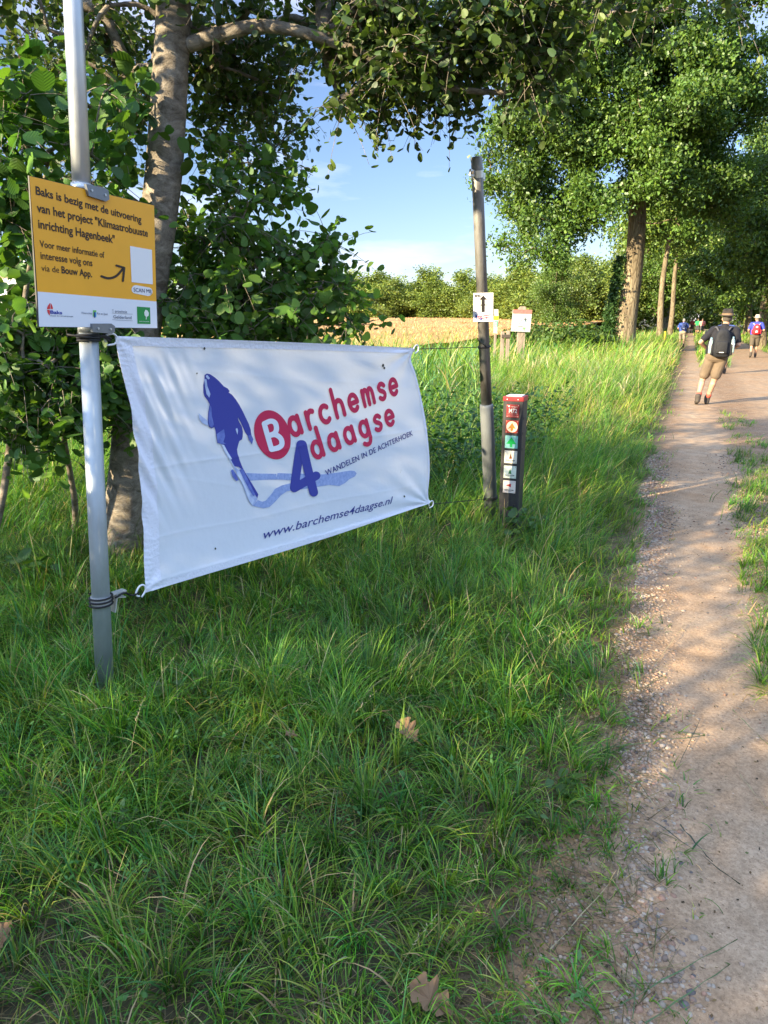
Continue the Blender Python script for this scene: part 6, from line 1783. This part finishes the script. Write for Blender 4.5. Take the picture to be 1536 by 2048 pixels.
def backpack(label, loc, rz, c, size, col, trim, extra=None, lean=0.0, group=None):
    """a worn rucksack; c is its middle in the walker's own frame"""
    root = thing('backpack', label, 'backpack', W2(loc, rz, c), (0, lean, rz), group)
    wx, dy, hz_ = size
    b = MB()
    n = 20
    prof = [(-0.5, 0.72), (-0.47, 0.92), (-0.3, 1.04), (0.0, 1.0), (0.20, 0.90), (0.34, 0.76), (0.44, 0.55), (0.49, 0.32), (0.50, 0.12)]
    for (f, k_) in prof:
        for i in range(n):
            a = 2 * PI * i / n
            cx_, sy_ = math.copysign(abs(math.cos(a)) ** 0.6, math.cos(a)), math.copysign(abs(math.sin(a)) ** 0.6, math.sin(a))
            b.v.append((cx_ * wx / 2 * k_, sy_ * dy / 2 * k_ ** 0.7, f * hz_))
    for j in range(len(prof) - 1):
        for i in range(n): b.f.append((j * n + i, j * n + (i + 1) % n, (j + 1) * n + (i + 1) % n, (j + 1) * n + i))
    b.f.append(tuple(range(n))[::-1]); b.f.append(tuple((len(prof) - 1) * n + i for i in range(n)))
    m = mat('pack_' + label[:14].replace(' ', '_'), col, 0.75, 0, 0.15, 9, 0.6, 10)
    b.build('bag', m, root, True)
    f_ = MB(); f_.box((0, -dy / 2 - 0.012, -hz_ * 0.16), (wx * 0.66, 0.05, hz_ * 0.44), None, 0.02); f_.build('front_pocket', m, root, True)
    for s in (-1, 1):
        k_ = MB(); k_.box((s * (wx / 2 + 0.012), 0, -hz_ * 0.24), (0.05, dy * 0.6, hz_ * 0.40), None, 0.02); k_.build('side_pocket', m, root, True)
        k_ = MB()
        pts = spline([(s * 0.07, dy * 0.35, hz_ * 0.36), (s * 0.12, dy * 0.55, hz_ * 0.52), (s * 0.155, dy * 0.9, hz_ * 0.50), (s * 0.165, dy * 1.6, hz_ * 0.30)], 12)
        for i in range(len(pts) - 1): pass
        k_.tube(pts, 0.016, 8); k_.build('shoulder_strap', mat('strap_' + label[:10].replace(' ', '_'), trim, 0.8), root, True)
    t = MB(); t.box((0, -dy / 2 - 0.040, -hz_ * 0.33), (wx * 0.26, 0.004, 0.012), None, 0.001); t.build('reflector', mat('reflector', (0.7, 0.7, 0.7), 0.3), root)
    if extra: extra(root, wx, dy, hz_)
    return root
def bottle(label, pos, rz, col, group):
    root = thing('water_bottle', label, 'bottle', pos, (0, 0, rz), group)
    m, t, b = (MATS.get('pet_' + str(col)), None, None)
    if m is None:
        m, t, b = newmat('pet_' + str(col)); b.inputs['Base Color'].default_value = (*col, 1); b.inputs['Roughness'].default_value = 0.12; b.inputs['Transmission Weight'].default_value = 0.5
    MB().lathe([(0.0, -0.14), (0.034, -0.14), (0.037, -0.12), (0.036, -0.02), (0.033, 0.0), (0.036, 0.02), (0.036, 0.06), (0.026, 0.105), (0.014, 0.125), (0.014, 0.135)], 16).build('bottle_body', m, root, True)
    MB().lathe([(0.016, 0.128), (0.016, 0.150), (0.0, 0.151)], 14).build('cap', mat('bottle_cap', (0.25, 0.45, 0.55), 0.4), root, True)
    MB().lathe([(0.0375, -0.03), (0.0372, 0.035)], 16).build('bottle_label', mat('bottle_paper', (0.42, 0.48, 0.50), 0.5, 0, 0.6, 30), root, True)
ROT = -math.atan2(RD[0], RD[1])
# man in the hat, mid stride on the footpath
hp = UV(13.0, 0.0) ; hp = G(1404, 811)
hm_loc = (hp[0] + 0.16, hp[1], 0.0); hrz = ROT - 0.02
Jh = dict(head=(0.115, 0.10, 1.63), neck=(0.095, 0.05, 1.485), chest=(0.075, 0.03, 1.30), pelvis=(0.01, 0.0, 0.96), shoL=(-0.095, 0.03, 1.415), shoR=(0.285, 0.03, 1.405), elbL=(-0.30, -0.06, 1.19), elbR=(0.355, -0.04, 1.15),
          wriL=(-0.16, 0.14, 1.06), wriR=(0.24, 0.16, 1.06), hipL=(-0.085, 0.0, 0.90), hipR=(0.105, 0.0, 0.90), kneL=(-0.185, 0.07, 0.50), kneR=(0.02, 0.02, 0.50), ankL=(-0.235, -0.13, 0.135), ankR=(-0.07, 0.10, 0.095), toeL=(-0.255, 0.02, 0.03), toeR=(-0.07, 0.26, 0.03))
person('man in dark hat and black shirt striding along the footpath', hm_loc, hrz, Jh,
       ('black', (0.010, 0.010, 0.015), 'khaki', (0.135, 0.10, 0.07), 'brown', (0.055, 0.045, 0.038), 'red', (0.55, 0.10, 0.07)), 0.008, ('dark', (0.045, 0.036, 0.028), (0.20, 0.13, 0.075)), (0.08, 0.07, 0.06))
backpack('large black backpack worn by the man in the dark hat', hm_loc, hrz, (0.075, -0.185, 1.19), (0.30, 0.20, 0.52), (0.009, 0.010, 0.014), (0.055, 0.055, 0.065))
bottle('clear water bottle in the left pocket of the black backpack', W2(hm_loc, hrz, (-0.115, -0.20, 1.13)), hrz, (0.55, 0.72, 0.72), 'water bottles in the pockets of the black backpack')
bottle('clear water bottle in the right pocket of the black backpack', W2(hm_loc, hrz, (0.255, -0.20, 1.15)), hrz, (0.55, 0.72, 0.72), 'water bottles in the pockets of the black backpack')
# standard walking pose
def pose(ph=1, hands_front=False, lean=0.0):
    s = ph
    return dict(head=(0.0, 0.07, 1.62), neck=(0, 0.03, 1.475), chest=(0, 0.02, 1.29), pelvis=(0, 0, 0.95), shoL=(-0.19, 0.02, 1.41), shoR=(0.19, 0.02, 1.41),
                elbL=(-0.29, -0.06, 1.16), elbR=(0.29, -0.06, 1.16), wriL=(-0.20, 0.13, 1.03), wriR=(0.20, 0.13, 1.03), hipL=(-0.095, 0, 0.89), hipR=(0.095, 0, 0.89),
                kneL=(-0.10, 0.09 * s, 0.49), kneR=(0.10, 0.05 - 0.04 * s, 0.49), ankL=(-0.10, 0.17 * s if s > 0 else -0.18, 0.10 if s > 0 else 0.15), ankR=(0.10, -0.20 if s > 0 else 0.16, 0.15 if s > 0 else 0.10),
                toeL=(-0.11, 0.33 if s > 0 else -0.05, 0.04), toeR=(0.11, -0.06 if s > 0 else 0.32, 0.04))
rl = G(1505, 716); 
person('man in blue shirt and sun hat walking on the right of the gravel road', (rl[0], rl[1], 0), ROT, pose(-1),
       ('blue', (0.035, 0.05, 0.33), 'olive', (0.085, 0.07, 0.05), 'brown', (0.055, 0.045, 0.038), 'grey', (0.12, 0.10, 0.09)), 0.012, ('straw', (0.42, 0.36, 0.30), None), (0.2, 0.17, 0.14), sc=1.02)
def redx(root, wx, dy, hz_):
    for z, r in ((0.09, 0.05), (-0.10, 0.055)):
        q = MB(); q.ball((0, -dy / 2 - (0.015 if z > 0 else 0.045), z), (r, 0.012, r * 0.8), 10); q.build('emblem', mat('pack_pale', (0.72, 0.55, 0.55), 0.6), root, True)
backpack('bright red backpack worn by the man in the blue shirt', (rl[0], rl[1], 0), ROT, (0, -0.20, 1.22), (0.29, 0.19, 0.42), (0.62, 0.02, 0.025), (0.45, 0.42, 0.55), redx)
bl = np.array([P(1363, 690, 43)[0], 43, 0.0])
person('man in a blue shirt and grey shorts walking far ahead on the narrow footpath', tuple(bl), ROT, pose(1),
       ('royal', (0.05, 0.10, 0.40), 'grey', (0.26, 0.22, 0.17), 'brown', (0.055, 0.045, 0.038), 'grey', (0.12, 0.10, 0.09)), 0.013, None, (0.45, 0.42, 0.38), sc=0.97)
backpack('dark blue backpack worn by the man far ahead on the footpath', tuple(bl), ROT, (0.03, -0.19, 1.24), (0.27, 0.18, 0.38), (0.03, 0.05, 0.16), (0.05, 0.07, 0.2))
sl_ = np.array([P(1452, 660, 22)[0], 22, 0.0])
person('man in dark blue shirt mostly hidden behind the man in the hat', tuple(sl_), ROT, pose(-1),
       ('navy', (0.04, 0.07, 0.22), 'dark', (0.06, 0.06, 0.07), 'brown', (0.055, 0.045, 0.038), 'grey', (0.12, 0.10, 0.09)), 0.012, None, (0.06, 0.05, 0.04), sc=0.98)
for (px_, py_, Y, lab, cn, cc_, k) in ((1395, 655, 84, 'small far walker in a green shirt in the middle of the road', 'green', (0.02, 0.30, 0.10), 1), (1404, 655, 78, 'small far walker in a pink shirt beside the one in green', 'pink', (0.62, 0.24, 0.22), -1), (1384, 655, 92, 'tiny far walker in a dark red shirt, left of the one in green', 'maroon', (0.30, 0.08, 0.08), 1)):
    q = P(px_, py_, Y)
    person(lab, (q[0], Y, 0), ROT, pose(k), (cn, cc_, 'dark', (0.06, 0.06, 0.07), 'brown', (0.055, 0.045, 0.038), 'grey', (0.12, 0.10, 0.09)), 0.016, None, (0.15, 0.11, 0.08))
q = P(1556, 660, 31)
person('walker in dark clothes cut off by the right edge of the view', (q[0], 31, 0), ROT, pose(1), ('charcoal', (0.03, 0.035, 0.045), 'dark', (0.06, 0.06, 0.07), 'brown', (0.055, 0.045, 0.038), 'grey', (0.12, 0.10, 0.09)), 0.013, None, (0.06, 0.05, 0.04))
